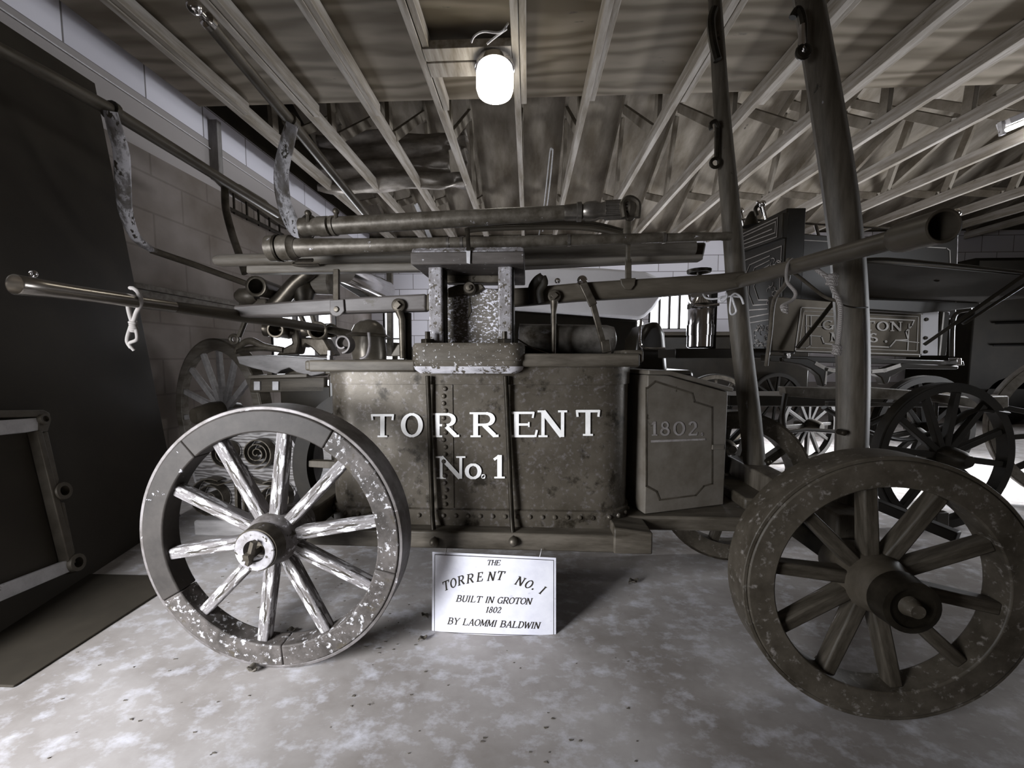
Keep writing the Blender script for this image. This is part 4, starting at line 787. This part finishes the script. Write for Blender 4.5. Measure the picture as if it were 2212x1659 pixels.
h(slab([(612, 808), (640, 796), (700, 800), (700, 812), (616, 814)], BY + .06, .06), 'lower_valve', 'bronze', .01)
def cyl(p0, p1, r0, r1, nm, mm, hollow=True, k=20):
    d = p1 - p0; L = d.length; pr = [(0, r0 * .72), (-.002, r0 * .9), (0, r0), (.02, r0 * 1.02), (.03, r0 * .9), (L, r1), (L, r1 * .4)] + ([(.03, r0 * .68), (0, r0 * .72)] if hollow else [])
    return h(MB().lathe(p0, d, pr, k, closed=hollow), nm, mm)
cyl(P(594, 712, 2.3), P(622, 716, 2.5), .05, .05, 'outlet_tube', 'bronze'); cyl(P(572, 710, 2.42), P(640, 716, 2.46), .048, .045, 'outlet_tube', 'bronze')
cyl(P(686, 714, 2.28), P(696, 716, 2.5), .056, .055, 'outlet_tube', 'bronze'); cyl(P(655, 714, 2.42), P(716, 714, 2.44), .04, .048, 'valve_body', 'bronze', False)
cyl(P(716, 714, 2.36), P(700, 716, 2.5), .042, .04, 'outlet_tube', 'bronze')
h(slab([(622, 700), (640, 702), (646, 740), (640, 765), (594, 768), (610, 752), (630, 742)], BY, .10), 'pump_casting', 'bronze', .012)
h(slab([(648, 728), (700, 730), (712, 752), (722, 768), (690, 770), (672, 752), (660, 745), (650, 752)], BY, .10), 'pump_casting', 'bronze', .012)
h(MB().tube([P(508, 762, BY), P(525, 742, BY), P(545, 737, BY), P(572, 748, BY), P(612, 754, BY)], [.014, .02, .024, .02, .014], 10, sub=5), 'spring_arm', 'rod')
h(MB().tube([P(514, 758, BY), P(560, 752, BY), P(612, 757, BY)], [.018, .02, .016], 10, sub=5), 'spring_arm', 'bronze')
h(MB().lathe(P(506, 733, BY), (0, 1, 0), [(.012 * math.sin(R_(a)), .026 + .012 * math.cos(R_(a))) for a in range(0, 361, 45)], 18, closed=True), 'iron_loop', 'rod')
h(MB().bar(P(531, 690, BY - .03), P(516, 728, BY - .03), .026, .02), 'iron_strut', 'rod', .003)
# upper pump head with open mouths
cyl(P(552, 618, 2.28), P(600, 632, 2.5), .062, .05, 'pump_mouth', 'bronze'); h(MB().tube([P(585, 670, BY), P(610, 645, BY), P(640, 610, BY), P(672, 585, BY)], [.05, .05, .045, .04], 14, sub=5), 'delivery_elbow', 'bronze')
h(MB().lathe(P(512, 640, BY), (1, 0, 0), [(0, .03), (.03, .05), (.10, .052), (.13, .03)], 16), 'pump_flange', 'rod'); h(MB().ball(P(513, 642, BY - .03), .016, 10), 'lever_ball', 'rod')
h(MB().box(P(515, 672, BY + .0), P(600, 650, BY + .12)), 'pump_block', 'rod', .01); h(MB().lathe(P(655, 622, BY + .05), (0, 0, 1), [(-.09, .05), (-.03, .07), (.04, .06), (.09, .04)], 16), 'valve_chest', 'black_iron')
h(MB().lathe(P(700, 612, BY + .1), (1, 0, 0), [(-.06, .07), (.02, .075), (.05, .075), (.06, .06)], 18), 'small_barrel', 'pole')
h(MB().tube([P(560, 688, BY), P(640, 706, BY), P(690, 716, BY - .05)], [.022, .022, .02], 12), 'hand_lever', 'rod')
for a, b in (((640, 660), (660, 705)), ((668, 660), (680, 700))): h(MB().bar(P(*a, BY + .04), P(*b, BY + .04), .03, .02), 'iron_strut', 'rod', .003)
# brakes: two long grip poles folded up, on painted arms
xa = -1.9; h(MB().tube([PX(-60, 76, xa), PX(120, 172, xa), PX(236, 236, xa), PX(480, 388, xa), PX(600, 462, xa)], [.026, .028, .03, .03, .03], 14), 'brake_pole', 'rod')
xb = -1.3; h(MB().tube([PX(424, 14, xb) + V((0, .05, -.012)), PX(630, 265, xb), PX(790, 462, xb)], [.026, .03, .028], 14), 'brake_pole', 'rod')
p = PX(420, 14, xb); d = V((0, 1, -.02)); h(MB().ball(p, .028, 12).lathe(p, d, [(0, .014), (.05, .014), (.055, .03), (.075, .032), (.085, .024), (.10, .024)], 16), 'brass_knob', 'shiny')
arm1 = [P(238, 240, 1.72), P(250, 285, 1.75), P(262, 330, 1.78), P(266, 400, 1.82), P(272, 460, 1.88), P(295, 515, 1.95), P(335, 543, 2.05)]
h(MB().tube(arm1, [.030, .034, .036, .036, .034, .03, .024], 12, sub=6, flat=(1, .6), up=(0, 1, 0)), 'brake_arm', 'arm')
h(MB().tube([P(326, 540, 2.03), P(420, 572, 2.2), P(530, 612, 2.40)], .018, 10), 'brake_rod', 'rod')
arm2 = [P(631, 268, 2.10), P(620, 310, 2.12), P(608, 370, 2.15), P(612, 430, 2.2), P(630, 480, 2.25), P(655, 520, 2.3), P(680, 580, 2.36)]
h(MB().tube(arm2, [.034, .040, .042, .044, .048, .05, .044], 12, sub=6, flat=(1, .6), up=(0, 1, 0)), 'brake_arm', 'arm')
h(MB().tube([PX(236, 236, xa), PX(246, 243, xa)], .044, 14), 'pole_collar', 'rod'); h(MB().tube([PX(624, 258, xb), PX(634, 270, xb)], .042, 14), 'pole_collar', 'rod')
arm3 = [P(486, 398, 2.55), P(488, 450, 2.55), P(500, 500, 2.55), P(515, 545, 2.55), P(530, 590, 2.5)]
h(MB().tube(arm3, .026, 10, sub=5, flat=(1, .6), up=(0, 1, 0)), 'brake_arm', 'rod')
h(MB().lathe(P(668, 494, 2.2), (-.5, -1, .1), [(-.04, .03), (0, .075), (.02, .077), (.022, .065), (-.02, .03)], 22), 'brake_end_cup', 'bronze')
# suction pipe, gutter and ladder on the left wall
tag(put(MB().tube([(-1.1, 2.3, 1.46), (-1.1, 2.98, 1.462), (-1.1, 3.01, 1.462)], [.07, .07, .05], 20), 'suction_pipe', 'shiny'), 'short shiny metal suction pipe behind the left pump lever', 'pipe')
tag(put(MB().bar(P(700, 578, 2.6), P(830, 662, 3.4), .09, .05), 'dark_beam', 'plank', bevel=.006), 'dark sloping timber beside the shiny suction pipe', 'beam')
tag(put(MB().bar(P(842, 575, 3.2), P(843, 770, 3.2), .045, .045), 'iron_post', 'rod', bevel=.004), 'slim dark upright post behind the left pump lever', 'post')
Ld = thing('wall_ladder', (XL + .06, 3.2, 1.8), 'short dark iron ladder hung level on the left wall', 'ladder')
lx_ = XL + .05; za, zb = PX(495, 450, lx_), PX(612, 508, lx_)
put(MB().bar(za, zb, .02, .03), 'ladder_rail', 'black_iron', Ld, .003); put(MB().bar(za + V((0, 0, .17)), zb + V((0, 0, .17)), .02, .02), 'ladder_rail', 'black_iron', Ld, .003)
for i in range(5): t = .08 + i * .21; a = za + (zb - za) * t; put(MB().bar(a + V((0, 0, -.03)), a + V((0, .0, .17)), .014, .014), 'rung', 'black_iron', Ld)
m = MB(); gq = [PX(x_, y_, XL + .07) for x_, y_ in ((476, 388), (520, 398), (575, 432), (612, 470), (626, 496), (604, 484), (560, 452), (500, 412))]
tag(put(m.prism(gq, (-.06, 0, 0)), 'curved_trough', 'rod', bevel=.01), 'long dark curved trough fixed along the left wall', 'trough')
tag(put(MB().tube([(XL + .012, 1.4, 2.78), (XL + .012, 4.5, 2.74)], .004, 6), 'wall_cable', 'string'), 'thin pale cable strung along the top of the left wall', 'cable')
o = put(MB().bar((XL + .03, 3.40, 2.5), (XL + .03, 3.40, 3.0), .10, .05), 'wall_bracket', 'straw', bevel=.003); tag(o, 'short timber upright on the top blocks of the left wall', 'bracket')
# helmet and hooks heaped behind the copper tank
Tr = thing('dark_chest', (-.9, 2.5, 0), 'low dark chest behind the copper tank, holding the helmet', 'chest'); put(MB().box((-1.02, 1.92, 0), (-.42, 2.38, .86)), 'chest_body', 'dark_wagon', Tr, .01); put(MB().box((-1.03, 1.91, .86), (-.41, 2.39, .90)), 'chest_lid', 'plank', Tr, .006)
hc = P(797, 722, 2.12); He = thing('fire_helmet', hc, 'domed dull metal helmet with a narrow brim left of the pump tower', 'helmet')
put(MB().lathe((hc.x, hc.y, hc.z), (0, 0, 1), [(0, .092), (.02, .090), (.05, .075), (.072, .045), (.082, .012), (.083, 0)], 28), 'helmet_dome', 'helmet', He)
put(MB().lathe((hc.x, hc.y, hc.z), (.06, 0, 1), [(-.012, .115), (-.01, .118), (.004, .095), (.004, .08), (-.012, .115)], 28, closed=True), 'helmet_brim', 'helmet', He)
put(MB().lathe((hc.x, hc.y, hc.z - .015), (0, 0, -1), [(0, .086), (.09, .094), (.13, .09)], 24), 'helmet_neck', 'helmet', He)
sc = P(738, 742, 1.86); q_ = [sc + V((math.cos(R_(90 - i * 18)) * (.012 + .03 * (i / 30)) * 1.0, 0, math.sin(R_(90 - i * 18)) * (.012 + .034 * (i / 30)))) for i in range(8, 31)]
tag(put(strip(q_[::1], .06, .008), 'iron_curl', 'tyre'), 'curled iron hook just above the left rim of the copper tank', 'hook')
tag(put(MB().tube([P(712, 712, 2.2), P(760, 722, 2.15), P(795, 738, 2.1)], .022, 14), 'branch_pipe', 'bronze'), 'short brown pipe pointing at the helmet from the left', 'pipe')
tag(put(MB().tube([P(796, 718, 1.9), P(798, 745, 1.9), P(792, 768, 1.9), P(778, 776, 1.9)], .008, 8, sub=5, flat=(1, .5), up=(0, 1, 0)), 'iron_strip', 'tyre'), 'thin bright curved iron strip hanging in front of the helmet', 'strip')
tag(put(slab([(842, 770), (858, 744), (864, 742), (870, 770)], 1.62, .04), 'iron_wedge', 'rod', bevel=.004), 'small dark wedge behind the left piston rod', 'wedge')
# barrel right of the pump tower
bc = P(1120, 732, 1.62); bd = P(1330, 735, 1.62)
Cy = thing('air_cylinder', (bc + bd) / 2, 'dark worn cylinder lying across the rear of the tank right of the tower', 'cylinder')
put(along(bc, bd, [(0, .03), (.01, .062), (.9, .062), (.97, .055), (1, .02)]), 'cylinder_shell', 'lead', Cy)
put(MB().tube([bc + V((.14, 0, 0)), bc + V((.16, 0, 0))], .066, 28), 'cylinder_band', 'black_iron', Cy)
tag(put(MB().tube([P(1117, 732, 1.4), P(1150, 752, 1.4), P(1195, 768, 1.4)], .003, 6), 'guy_wire', 'lever'), 'thin wire slanting down to the tank rim right of the tower', 'wire')
# ================================================================== PALE TRUCK BEHIND
TY = 3.9
Tk = thing('pale_truck', (P(1260, 700, TY).x, TY + .8, 0), 'pale grey truck with a rounded hood standing behind the pump tower', 'truck')
put(MB().prism([P(x, y, TY) for x, y in ((1090, 574), (1300, 578), (1395, 586), (1425, 598), (1436, 615), (1432, 640), (1412, 668), (1395, 684), (1380, 690), (1200, 676), (1080, 668))], (0, 1.3, 0)), 'hood_panel', 'truck', Tk, .03)
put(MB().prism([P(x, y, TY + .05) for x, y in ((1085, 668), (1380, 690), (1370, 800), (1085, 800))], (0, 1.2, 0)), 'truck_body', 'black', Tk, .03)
put(MB().lathe(P(1204, 607, TY), (0, -1, 0), [(0, .03), (.01, .028), (.02, .012), (.025, 0)], 14), 'panel_badge', 'chrome', Tk)
put(MB().box((P(1100, 0, TY).x, TY + .2, .0), (P(1140, 0, TY).x, TY + .4, .9)), 'truck_wheel', 'black', Tk, .03); put(MB().box((P(1330, 0, TY).x, TY + .2, .0), (P(1368, 0, TY).x, TY + .4, .9)), 'truck_wheel', 'black', Tk, .03)
p = P(1381, 700, 5.2); tb = thing('light_bulb', p, 'small lit bulb glowing beside the far window', 'lamp'); put(MB().ball(p, .05, 14), 'bulb_glass', 'bulb', tb); put(MB().tube([p + V((0, 0, -.05)), p + V((.02, 0, -.5)), p + V((.05, 0, -p.z))], .02, 8), 'bulb_stand', 'black', tb)
# leather seats of a dark cart between truck and wagon
Ct = thing('dark_cart', P(1440, 900, 3.3), 'dark cart with a leather seat behind the dated box', 'cart')
put(slab([(1372, 805), (1380, 730), (1398, 700), (1425, 690), (1440, 720), (1446, 810)], 3.2, .5), 'seat_back', 'dark_wagon', Ct, .05); put(slab([(1372, 800), (1500, 800), (1500, 830), (1372, 830)], 3.1, .7), 'seat_board', 'dark_wagon', Ct, .03)
put(MB().tube([P(1385, 690, 3.15), P(1382, 735, 3.1), P(1392, 752, 3.1), P(1436, 753, 3.1)], .012, 8, sub=4), 'grab_rail', 'chrome', Ct)
wh2 = dict(rs=.05, parts=[('hub', [(-.12, .03), (-.1, .045), (-.04, .06), (.05, .06), (.1, .04)], 'black_iron')])
MB2 = dict(felloe='rod', tyre='black_wheel', spoke='rod')
MW = dict(felloe='black_wheel', tyre='black_wheel', spoke='black_wheel')
wheel(Ct, 'cart_wheel', (P(1543, 885, 4.05).x, 4.05, .385), .385, .335, .05, 12, 0, wh2, MB2, sw=.03, fine=False)
wheel(Ct, 'cart_wheel', (P(1565, 961, 2.95).x, 2.95, .27), .27, .225, .05, 12, 12, wh2, MW, sw=.03, fine=False)
for px in (1543, 1565): pass
put(MB().box((P(1420, 0, 3.3).x, 3.05, .42), (P(1500, 0, 3.3).x, 4.0, .80)), 'cart_bed', 'dark_wagon', Ct, .02)
put(MB().bar((P(1565, 961, 2.95).x, 2.95, .27), (P(1543, 885, 4.05).x, 4.05, .385), .04, .04), 'cart_axle', 'black_iron', Ct)
# ================================================================== GROTON MASS. WAGON
G_ = thing('parade_wagon', (2.4, 2.9, 0), 'painted fire wagon with a gold-lettered GROTON MASS. board, behind the upright poles', 'wagon')
def w_(mb, nm, mm, bev=0, par=None, **k): return put(mb, nm, mm, par or G_, bev, **k)
WY = 2.6
cor = P(1690, 500, WY); far = P(1604, 500, WY); 
w_(slab([(1690, 500), (2068, 520), (2072, 492), (2078, 600), (2060, 700), (1690, 700)], WY, .55) if 0 else slab([(1690, 498), (1760, 506), (2010, 528), (2060, 500), (2068, 490), (2072, 500), (2066, 690), (1690, 690)], WY, .55), 'seat_box', 'olive', .008)
lm = lines(MB(), [(1699, 600), (1700, 522), (1704, 517), (2045, 536), (2052, 541), (2054, 600)], .006, WY, .003); w_(lm, 'gold_lining', 'gold')
sx = P(1690, 600, WY).x
def wp(px, py, dx=0.): return PX(px, py, sx + dx)
# ornate end face (recedes along the wagon end)
yN, yF = WY - .02, WY + .42
def ef(u, z, out=0.): return V((sx - .005 - out - .10 * u, yN + (yF - yN) * u, z))
zt = 1.80
prof = [(0, .98), (1, .98), (1, 1.40), (.94, 1.48), (.90, 1.55), (.86, 1.62), (1.0, 1.70), (1.02, 1.86), (0, 1.89)]
w_(MB().prism([ef(u, z) for u, z in prof], (.12, 0, 0)), 'ornate_end', 'dark_wagon', .006)
w_(MB().prism([ef(u, z, .03) for u, z in ((-.02, 1.70), (1.04, 1.70), (1.06, 1.84), (-.02, 1.86))], (.04, 0, 0)), 'cornice', 'dark_wagon', .006)
m = MB()
def el(pts, w=.006, out=.034, closed=False):
    q = [ef(u, z, out) for u, z in pts]; q += [q[0]] if closed else []
    for a, b in zip(q, q[1:]):
        d = (b - a).normalized(); nn = d.cross(V((1, 0, 0))).normalized() * w / 2; m.add([a + nn - d * w / 2, b + nn + d * w / 2, b - nn + d * w / 2, a - nn - d * w / 2], [(0, 1, 2, 3)])
for k in (0, .03): el([(.06 + k, 1.72 + k), (.96 - k, 1.72 + k), (.98 - k, 1.82 - k * .7), (.06 + k, 1.84 - k * .7)], .006, .034, True)
el([(.15, 1.78), (.85, 1.77)], .006)
for k in (0, .1, .2): el([(.25, 1.62 - k * .3), (.62 - k, 1.60 - k * .3), (.72 - k, 1.52 - k * .4), (.72 - k, 1.36 + k * .4), (.62 - k, 1.28 + k * .3), (.25, 1.27 + k * .3)], .006, .004)
el([(.05, 1.05), (.05, 1.66), (.8, 1.64)], .006, .004); el([(.05, 1.24), (.95, 1.22)], .007, .004); el([(.05, 1.20), (.95, 1.18)], .005, .004)
rn = random.Random(5)
for i in range(26):
    u0, z0 = rn.uniform(.12, .45), rn.uniform(1.0, 1.16); a0 = rn.uniform(0, 6.28)
    el([(u0 + .06 * math.cos(a0 + t * .5) * (1 - t * .09), z0 + .024 * math.sin(a0 + t * .5) * (1 - t * .09)) for t in range(8)], .004, .004)
for i in range(14):
    u0, z0 = rn.uniform(.08, .24), rn.uniform(1.3, 1.58); a0 = rn.uniform(0, 6.28)
    el([(u0 + .05 * math.cos(a0 + t * .5) * (1 - t * .09), z0 + .022 * math.sin(a0 + t * .5) * (1 - t * .09)) for t in range(7)], .004, .004)
w_(m, 'gold_scrollwork', 'dimgold')
for x, y0, y1, Y in ((1608, 492, 455, 2.98), (1655, 474, 440, 2.66)):
    a, b = P(x, y0, Y), P(x - 8, y1, Y); w_(MB().tube([a, b], .010, 10).ball(b, .022, 10).ball(b + V((-.03, 0, .01)), .012, 8), 'brass_post', 'shiny')
w_(MB().tube([P(1588, 472, 2.95), P(1690, 479, 2.75), P(1870, 490, 2.72), P(2060, 505, 2.7)], .008, 8), 'brass_rail', 'shiny')
for x, y in ((1762, 486), (2036, 503)): w_(MB().tube([P(x, y, 2.72), P(x + 6, y + 24, 2.72)], .010, 8), 'rail_post', 'brass')
be = P(1623, 470, 2.85); w_(MB().lathe(be + V((0, 0, -.06)), (0, 0, 1), [(0, .055), (.02, .045), (.07, .03), (.10, .012), (.105, 0)], 16), 'wagon_bell', 'black_iron'); w_(MB().tube([P(1635, 466, 2.8), P(1632, 450, 2.8), P(1642, 444, 2.8), P(1650, 462, 2.8)], .012, 8, sub=4), 'bell_bracket', 'black_iron')
w_(MB().tube([P(2050, 500, 2.68), P(2063, 463, 2.68)], .012, 8).ball(P(2064, 461, 2.68), .03, 10), 'brass_post', 'shiny')
# foot board and its fascia
w_(MB().prism([P(1866, 566, 2.2), P(2230, 594, 2.2), P(2260, 610, 2.2), P(2255, 640, 2.22), P(2115, 655, 2.42), P(1875, 645, 2.42)], V((0, .03, .03))), 'foot_board', 'olive', .006)
w_(MB().tube([P(1866, 572, 2.19), P(1874, 561, 2.19), P(1960, 563, 2.19), P(2240, 592, 2.19)], .010, 8, sub=3), 'board_edge', 'dark_wagon')
w_(slab([(1866, 646), (2118, 654), (2116, 664), (1996, 676), (1868, 668)], 2.40, .05), 'fascia', 'olive', .004)
w_(MB().lathe(P(2016, 603, 2.29) + V((0, -.012, 0)), (0, -1, .5), [(0, .022), (.004, .02), (.005, 0)], 14), 'board_knot', 'black')
# name board
NY = 2.46
w_(slab([(1668, 640), (1990, 668), (1988, 772), (1668, 758)], NY + .03, .04), 'name_board', 'glossy_board', .004)
m = MB()
lines(m, [(1731, 664), (1992, 678), (1989, 766), (1718, 758)], .006, NY, -.026, True); lines(m, [(1737, 672), (1984, 684), (1981, 758), (1726, 750)], .003, NY, -.026, True)
lines(m, [(1744, 681), (1975, 692), (1970, 704), (1957, 716), (1962, 734), (1935, 735), (1922, 750), (1800, 744), (1780, 742), (1775, 727), (1742, 724), (1742, 681)], .007, NY, -.026)
lines(m, [(1752, 682), (1752, 746), (1742, 752)], .006, NY, -.026); lines(m, [(1740, 704), (1790, 706)], .004, NY, -.026); lines(m, [(1964, 700), (1961, 756)], .006, NY, -.026); lines(m, [(1935, 735), (1985, 740)], .004, NY, -.026)
w_(m, 'gold_lining', 'gold')
m = MB()
for s_, x0, st, yb, hh, ww in (('GROTON', 1776, 29.5, 712, 20, 26), ('MASS.', 1794, 27, 737, 19, 24)):
    for i, c_ in enumerate(s_):
        x = x0 + st * i; f, asp = planar(x, x + ww, yb + (x - 1776) * .02, yb - hh + (x - 1776) * .02, NY, -.024); glyph(m, c_, f, 1.1, asp)
w_(m, 'gold_lettering', 'gold', smooth=10)
w_(slab([(1990, 670), (2028, 672), (2026, 768), (1990, 768)], NY + .03, .03), 'side_plate', 'truck', .003)
for x, y in ((2000, 690), (1998, 730), (1998, 760)): w_(MB().lathe(P(x, y, NY + .03), (0, -1, 0), [(0, .012), (.008, .010), (.01, 0)], 8), 'plate_bolt', 'black_iron')
w_(slab([(2034, 672), (2052, 674), (2044, 768), (2028, 768)], NY + .04, .03), 'side_plate', 'olive', .003); w_(lines(MB(), [(2039, 676), (2030, 766)], .010, NY + .04, .004), 'plate_lining', 'gold')
w_(slab([(1690, 640), (1735, 645), (1716, 765), (1690, 762)], NY + .06, .03), 'side_plate', 'olive', .003); w_(lines(MB(), [(1697, 668), (1688, 752)], .005, NY + .06, .004), 'plate_lining', 'gold')
w_(MB().tube([P(2056, 770, 2.5), P(2058, 700, 2.5), P(2068, 676, 2.5), P(2100, 668, 2.45)], .012, 8, sub=4), 'iron_stay', 'olive')
w_(MB().bar(P(2240, 575, 2.12), P(1996, 745, 2.36), .022, .018).bar(P(2260, 585, 2.13), P(2080, 700, 2.28), .035, .012), 'board_stay', 'dark_wagon', .003)
w_(MB().bar(P(1805, 648, 2.36), P(1722, 752, 2.42), .026, .02), 'board_stay', 'dark_wagon', .003)
# scrolled bolster below the name board
w_(slab([(1664, 766), (1700, 768), (2082, 780), (2084, 790), (1664, 781)], NY - .02, .10), 'bolster_bar', 'olive', .004)
bs = [(1690, 772), (1745, 774), (1768, 784), (1785, 793), (1800, 797), (1880, 800), (1908, 798), (1930, 790), (1952, 784), (2072, 790), (2070, 798), (1960, 797), (1940, 806), (1924, 815), (1920, 828), (1910, 831), (1904, 816), (1890, 808), (1800, 806), (1788, 812), (1786, 832), (1778, 836), (1770, 812), (1752, 797), (1730, 788), (1692, 782)]
w_(slab(bs, NY - .035, .05), 'scrolled_bolster', 'olive', .006)
w_(lines(lines(MB(), [(1765, 786), (1785, 797), (1800, 800), (1880, 803), (1912, 800), (1942, 790)], .022, NY - .035, .003), [(1786, 800), (1783, 828)], .010, NY - .035, .003), 'gold_lining', 'gold')
w_(slab([(2068, 773), (2078, 774), (2078, 788), (2068, 788)], NY - .06, .05), 'pole_tip', 'shiny', .003); w_(slab([(1700, 762), (1708, 762), (1708, 774), (1700, 774)], NY - .04, .03), 'pole_tip', 'shiny', .002)
# perch, springs and wheels
w_(slab([(1696, 836), (1780, 838), (1880, 836), (1960, 842), (2030, 850), (2090, 858), (2180, 855), (2180, 880), (2120, 884), (2060, 874), (1990, 866), (1900, 862), (1780, 862), (1700, 856)], 2.30, .07), 'axle_bed', 'worn_wagon_wheel', .006)
w_(slab([(1790, 868), (2010, 872), (2010, 880), (1790, 876)], 2.34, .03), 'cross_strap', 'olive', .003)
for x in (1955, 2022): w_(MB().bar(P(x, 862, 2.32), P(x - 2, 905, 2.32), .022, .012), 'iron_strap', 'olive', .002)
w_(MB().tube([P(1697, 850, 2.3), P(1690, 900, 2.3), P(1696, 940, 2.32)], .014, 8, sub=4), 'iron_stay', 'olive')
w_(MB().tube([P(1780, 880, 2.3), P(1860, 925, 2.26), P(1950, 950, 2.24), P(2040, 925, 2.22), P(2100, 888, 2.2), P(2170, 892, 2.2)], .020, 8, sub=5, flat=(.6, 1.4), up=(0, 1, 0)), 'leaf_spring', 'black_wheel')
w_(MB().tube([P(1880, 915, 2.5), P(1960, 880, 2.5), P(2040, 862, 2.5), P(2090, 855, 2.5)], .018, 8, sub=5), 'leaf_spring', 'black_wheel')
c = P(2036, 985, 2.17); RW = c.z
wheel(G_, 'front_wheel', (c.x, c.y, RW), RW, RW - .05, .05, 12, 8, wh2, MW, yaw=R_(6), sw=.034, fine=False)
c2 = P(1990, 960, 2.95); wheel(G_, 'front_wheel', (c2.x, c2.y, RW), RW, RW - .05, .05, 12, 20, wh2, MW, yaw=R_(6), sw=.034, fine=False)
w_(MB().tube([(c.x, c.y - .05, RW), (c2.x, c2.y + .05, RW)], .028, 10), 'axle', 'black_wheel')
c3 = P(1745, 915, 3.5); wheel(G_, 'rear_wheel', (c3.x, c3.y, .34), .34, .295, .045, 12, 0, wh2, MW, yaw=R_(20), sw=.03, fine=False)
c4 = P(2395, 960, 2.42); wheel(G_, 'rear_wheel', (c4.x, c4.y, .52), .52, .46, .05, 14, 0, wh2, dict(felloe='worn_wagon_wheel', tyre='worn_wagon_wheel', spoke='black_wheel'), sw=.034, fine=False, yaw=R_(-25))
w_(MB().bar((1.5, 3.1, .62), (3.4, 3.1, .62), .4, .08), 'wagon_bed', 'dark_wagon', .01)
w_(MB().tube([P(1690, 935, 2.7), P(1740, 928, 2.7), P(1830, 934, 2.7)], .014, 8), 'drag_bar', 'olive')
w_(MB().bar(P(1700, 1010, 2.4), P(2070, 1160, 1.75), .05, .05), 'wagon_tongue', 'black_wheel', .006); w_(MB().bar(P(2030, 1105, 1.98), P(2030, 1140, 1.98), .06, .03), 'tongue_tag', 'olive', .003)
# polished extinguisher at the wagon's end
ex_ = P(1511, 752, 2.7); X_ = thing('polished_extinguisher', ex_, 'polished metal cylinder extinguisher standing at the left end of the lettered wagon', 'extinguisher')
zt_ = P(1511, 655, 2.7).z - ex_.z
put(MB().lathe(ex_, (0, 0, 1), [(0, .07), (.01, .082), (zt_ * .28, .082), (zt_ * .285, .086), (zt_ * .52, .086), (zt_ * .525, .082), (zt_ * .9, .082), (zt_, .07), (zt_ + .06, .03), (zt_ + .10, .025), (zt_ + .10, 0)], 32), 'cylinder_body', 'chrome', X_)
put(MB().lathe(ex_ + V((0, 0, zt_ * .88)), (0, 0, 1), [(0, .087), (.03, .087)], 32), 'mounting_strap', 'black_iron', X_)
put(MB().tube([ex_ + V((-.01, -.05, zt_ + .09)), ex_ + V((-.09, -.05, zt_ + .10)), ex_ + V((-.10, -.05, zt_ + .02)), ex_ + V((-.06, -.09, zt_ - .03)), ex_ + V((.08, -.08, zt_ - .02))], .009, 8, sub=5), 'hose', 'chrome', X_)
put(MB().lathe(P(1510, 586, 2.7), (0, 0, 1), [(-.01, .075), (.01, .078), (.012, .06), (-.01, .06), (-.01, .075)], 14, closed=True), 'hand_wheel', 'black_iron', X_); put(MB().tube([ex_ + V((0, 0, zt_ + .09)), P(1510, 588, 2.7)], .016, 8), 'valve_stem', 'black_iron', X_)
w_(MB().box((P(1470, 0, 2.7).x, 2.60, ex_.z - .07), (P(1680, 0, 2.7).x, 2.95, ex_.z - .005)), 'end_shelf', 'dark_wagon', .006)
w_(MB().box((P(1560, 0, 2.8).x, 2.80, ex_.z - .005), (P(1575, 0, 2.8).x, 2.84, 1.5)), 'end_post', 'dark_wagon', .004)
# dark vehicle far right
Dv = thing('dark_vehicle', (7.4, 6.0, 0), 'dark glossy vehicle beyond the right end of the lettered wagon', 'vehicle')
put(MB().box((6.1, 5.6, .45), (9.2, 6.5, 2.3)), 'vehicle_body', 'black', Dv, .05)
put(MB().bar((6.4, 5.58, 1.40), (9.0, 5.58, 1.45), .012, .02), 'bright_trim', 'chrome', Dv); put(MB().bar((6.4, 5.58, 1.1), (9.0, 5.58, 1.12), .012, .02), 'bright_trim', 'chrome', Dv)
for x in (6.7, 8.6): put(MB().tube([(x, 5.6, .33), (x, 5.85, .33)], .33, 24), 'vehicle_wheel', 'black', Dv); put(MB().tube([(x, 6.1, .33), (x, 6.4, .33)], .33, 24), 'vehicle_wheel', 'black', Dv)
put(MB().box((6.2, 5.75, .33), (9.1, 6.35, .5)), 'chassis', 'black', Dv, .02)

Lw = thing('low_dark_wagon', (2.8, 6.0, 0), 'low dark wagon body far behind the lettered wagon', 'wagon')
put(MB().box((1.62, 5.62, .42), (4.0, 6.3, 1.25)), 'wagon_body', 'dark_wagon', Lw, .03); put(MB().box((1.6, 5.58, 1.25), (4.02, 6.34, 1.30)), 'wagon_top', 'plank', Lw, .01)
for x in (1.98, 3.5): wheel(Lw, 'wagon_wheel', (x, 5.54, .36), .36, .31, .05, 12, 5, wh2, MW, sw=.03, fine=False); wheel(Lw, 'wagon_wheel', (x, 6.4, .36), .36, .31, .05, 12, 5, wh2, MW, sw=.03, fine=False)

fa, fb = P(2166, 284, 3.6), P(2300, 228, 3.6)
Fl = thing('tube_lamp', (fa + fb) / 2, 'bright fluorescent tube lamp under the rafters at the far right', 'lamp')
put(MB().bar(fa + V((0, 0, .06)), fb + V((0, 0, .06)), .10, .05), 'lamp_tray', 'truck', Fl, .004); put(MB().tube([fa, fb], .018, 12), 'lamp_tube', 'bulb', Fl)
put(MB().bar(fa + V((0, 0, -.03)), fa + V((-.02, 0, .08)), .03, .03), 'tube_socket', 'frame_white', Fl); put(MB().bar(fb + V((0, 0, -.03)), fb + V((0, 0, .08)), .03, .03), 'tube_socket', 'frame_white', Fl)
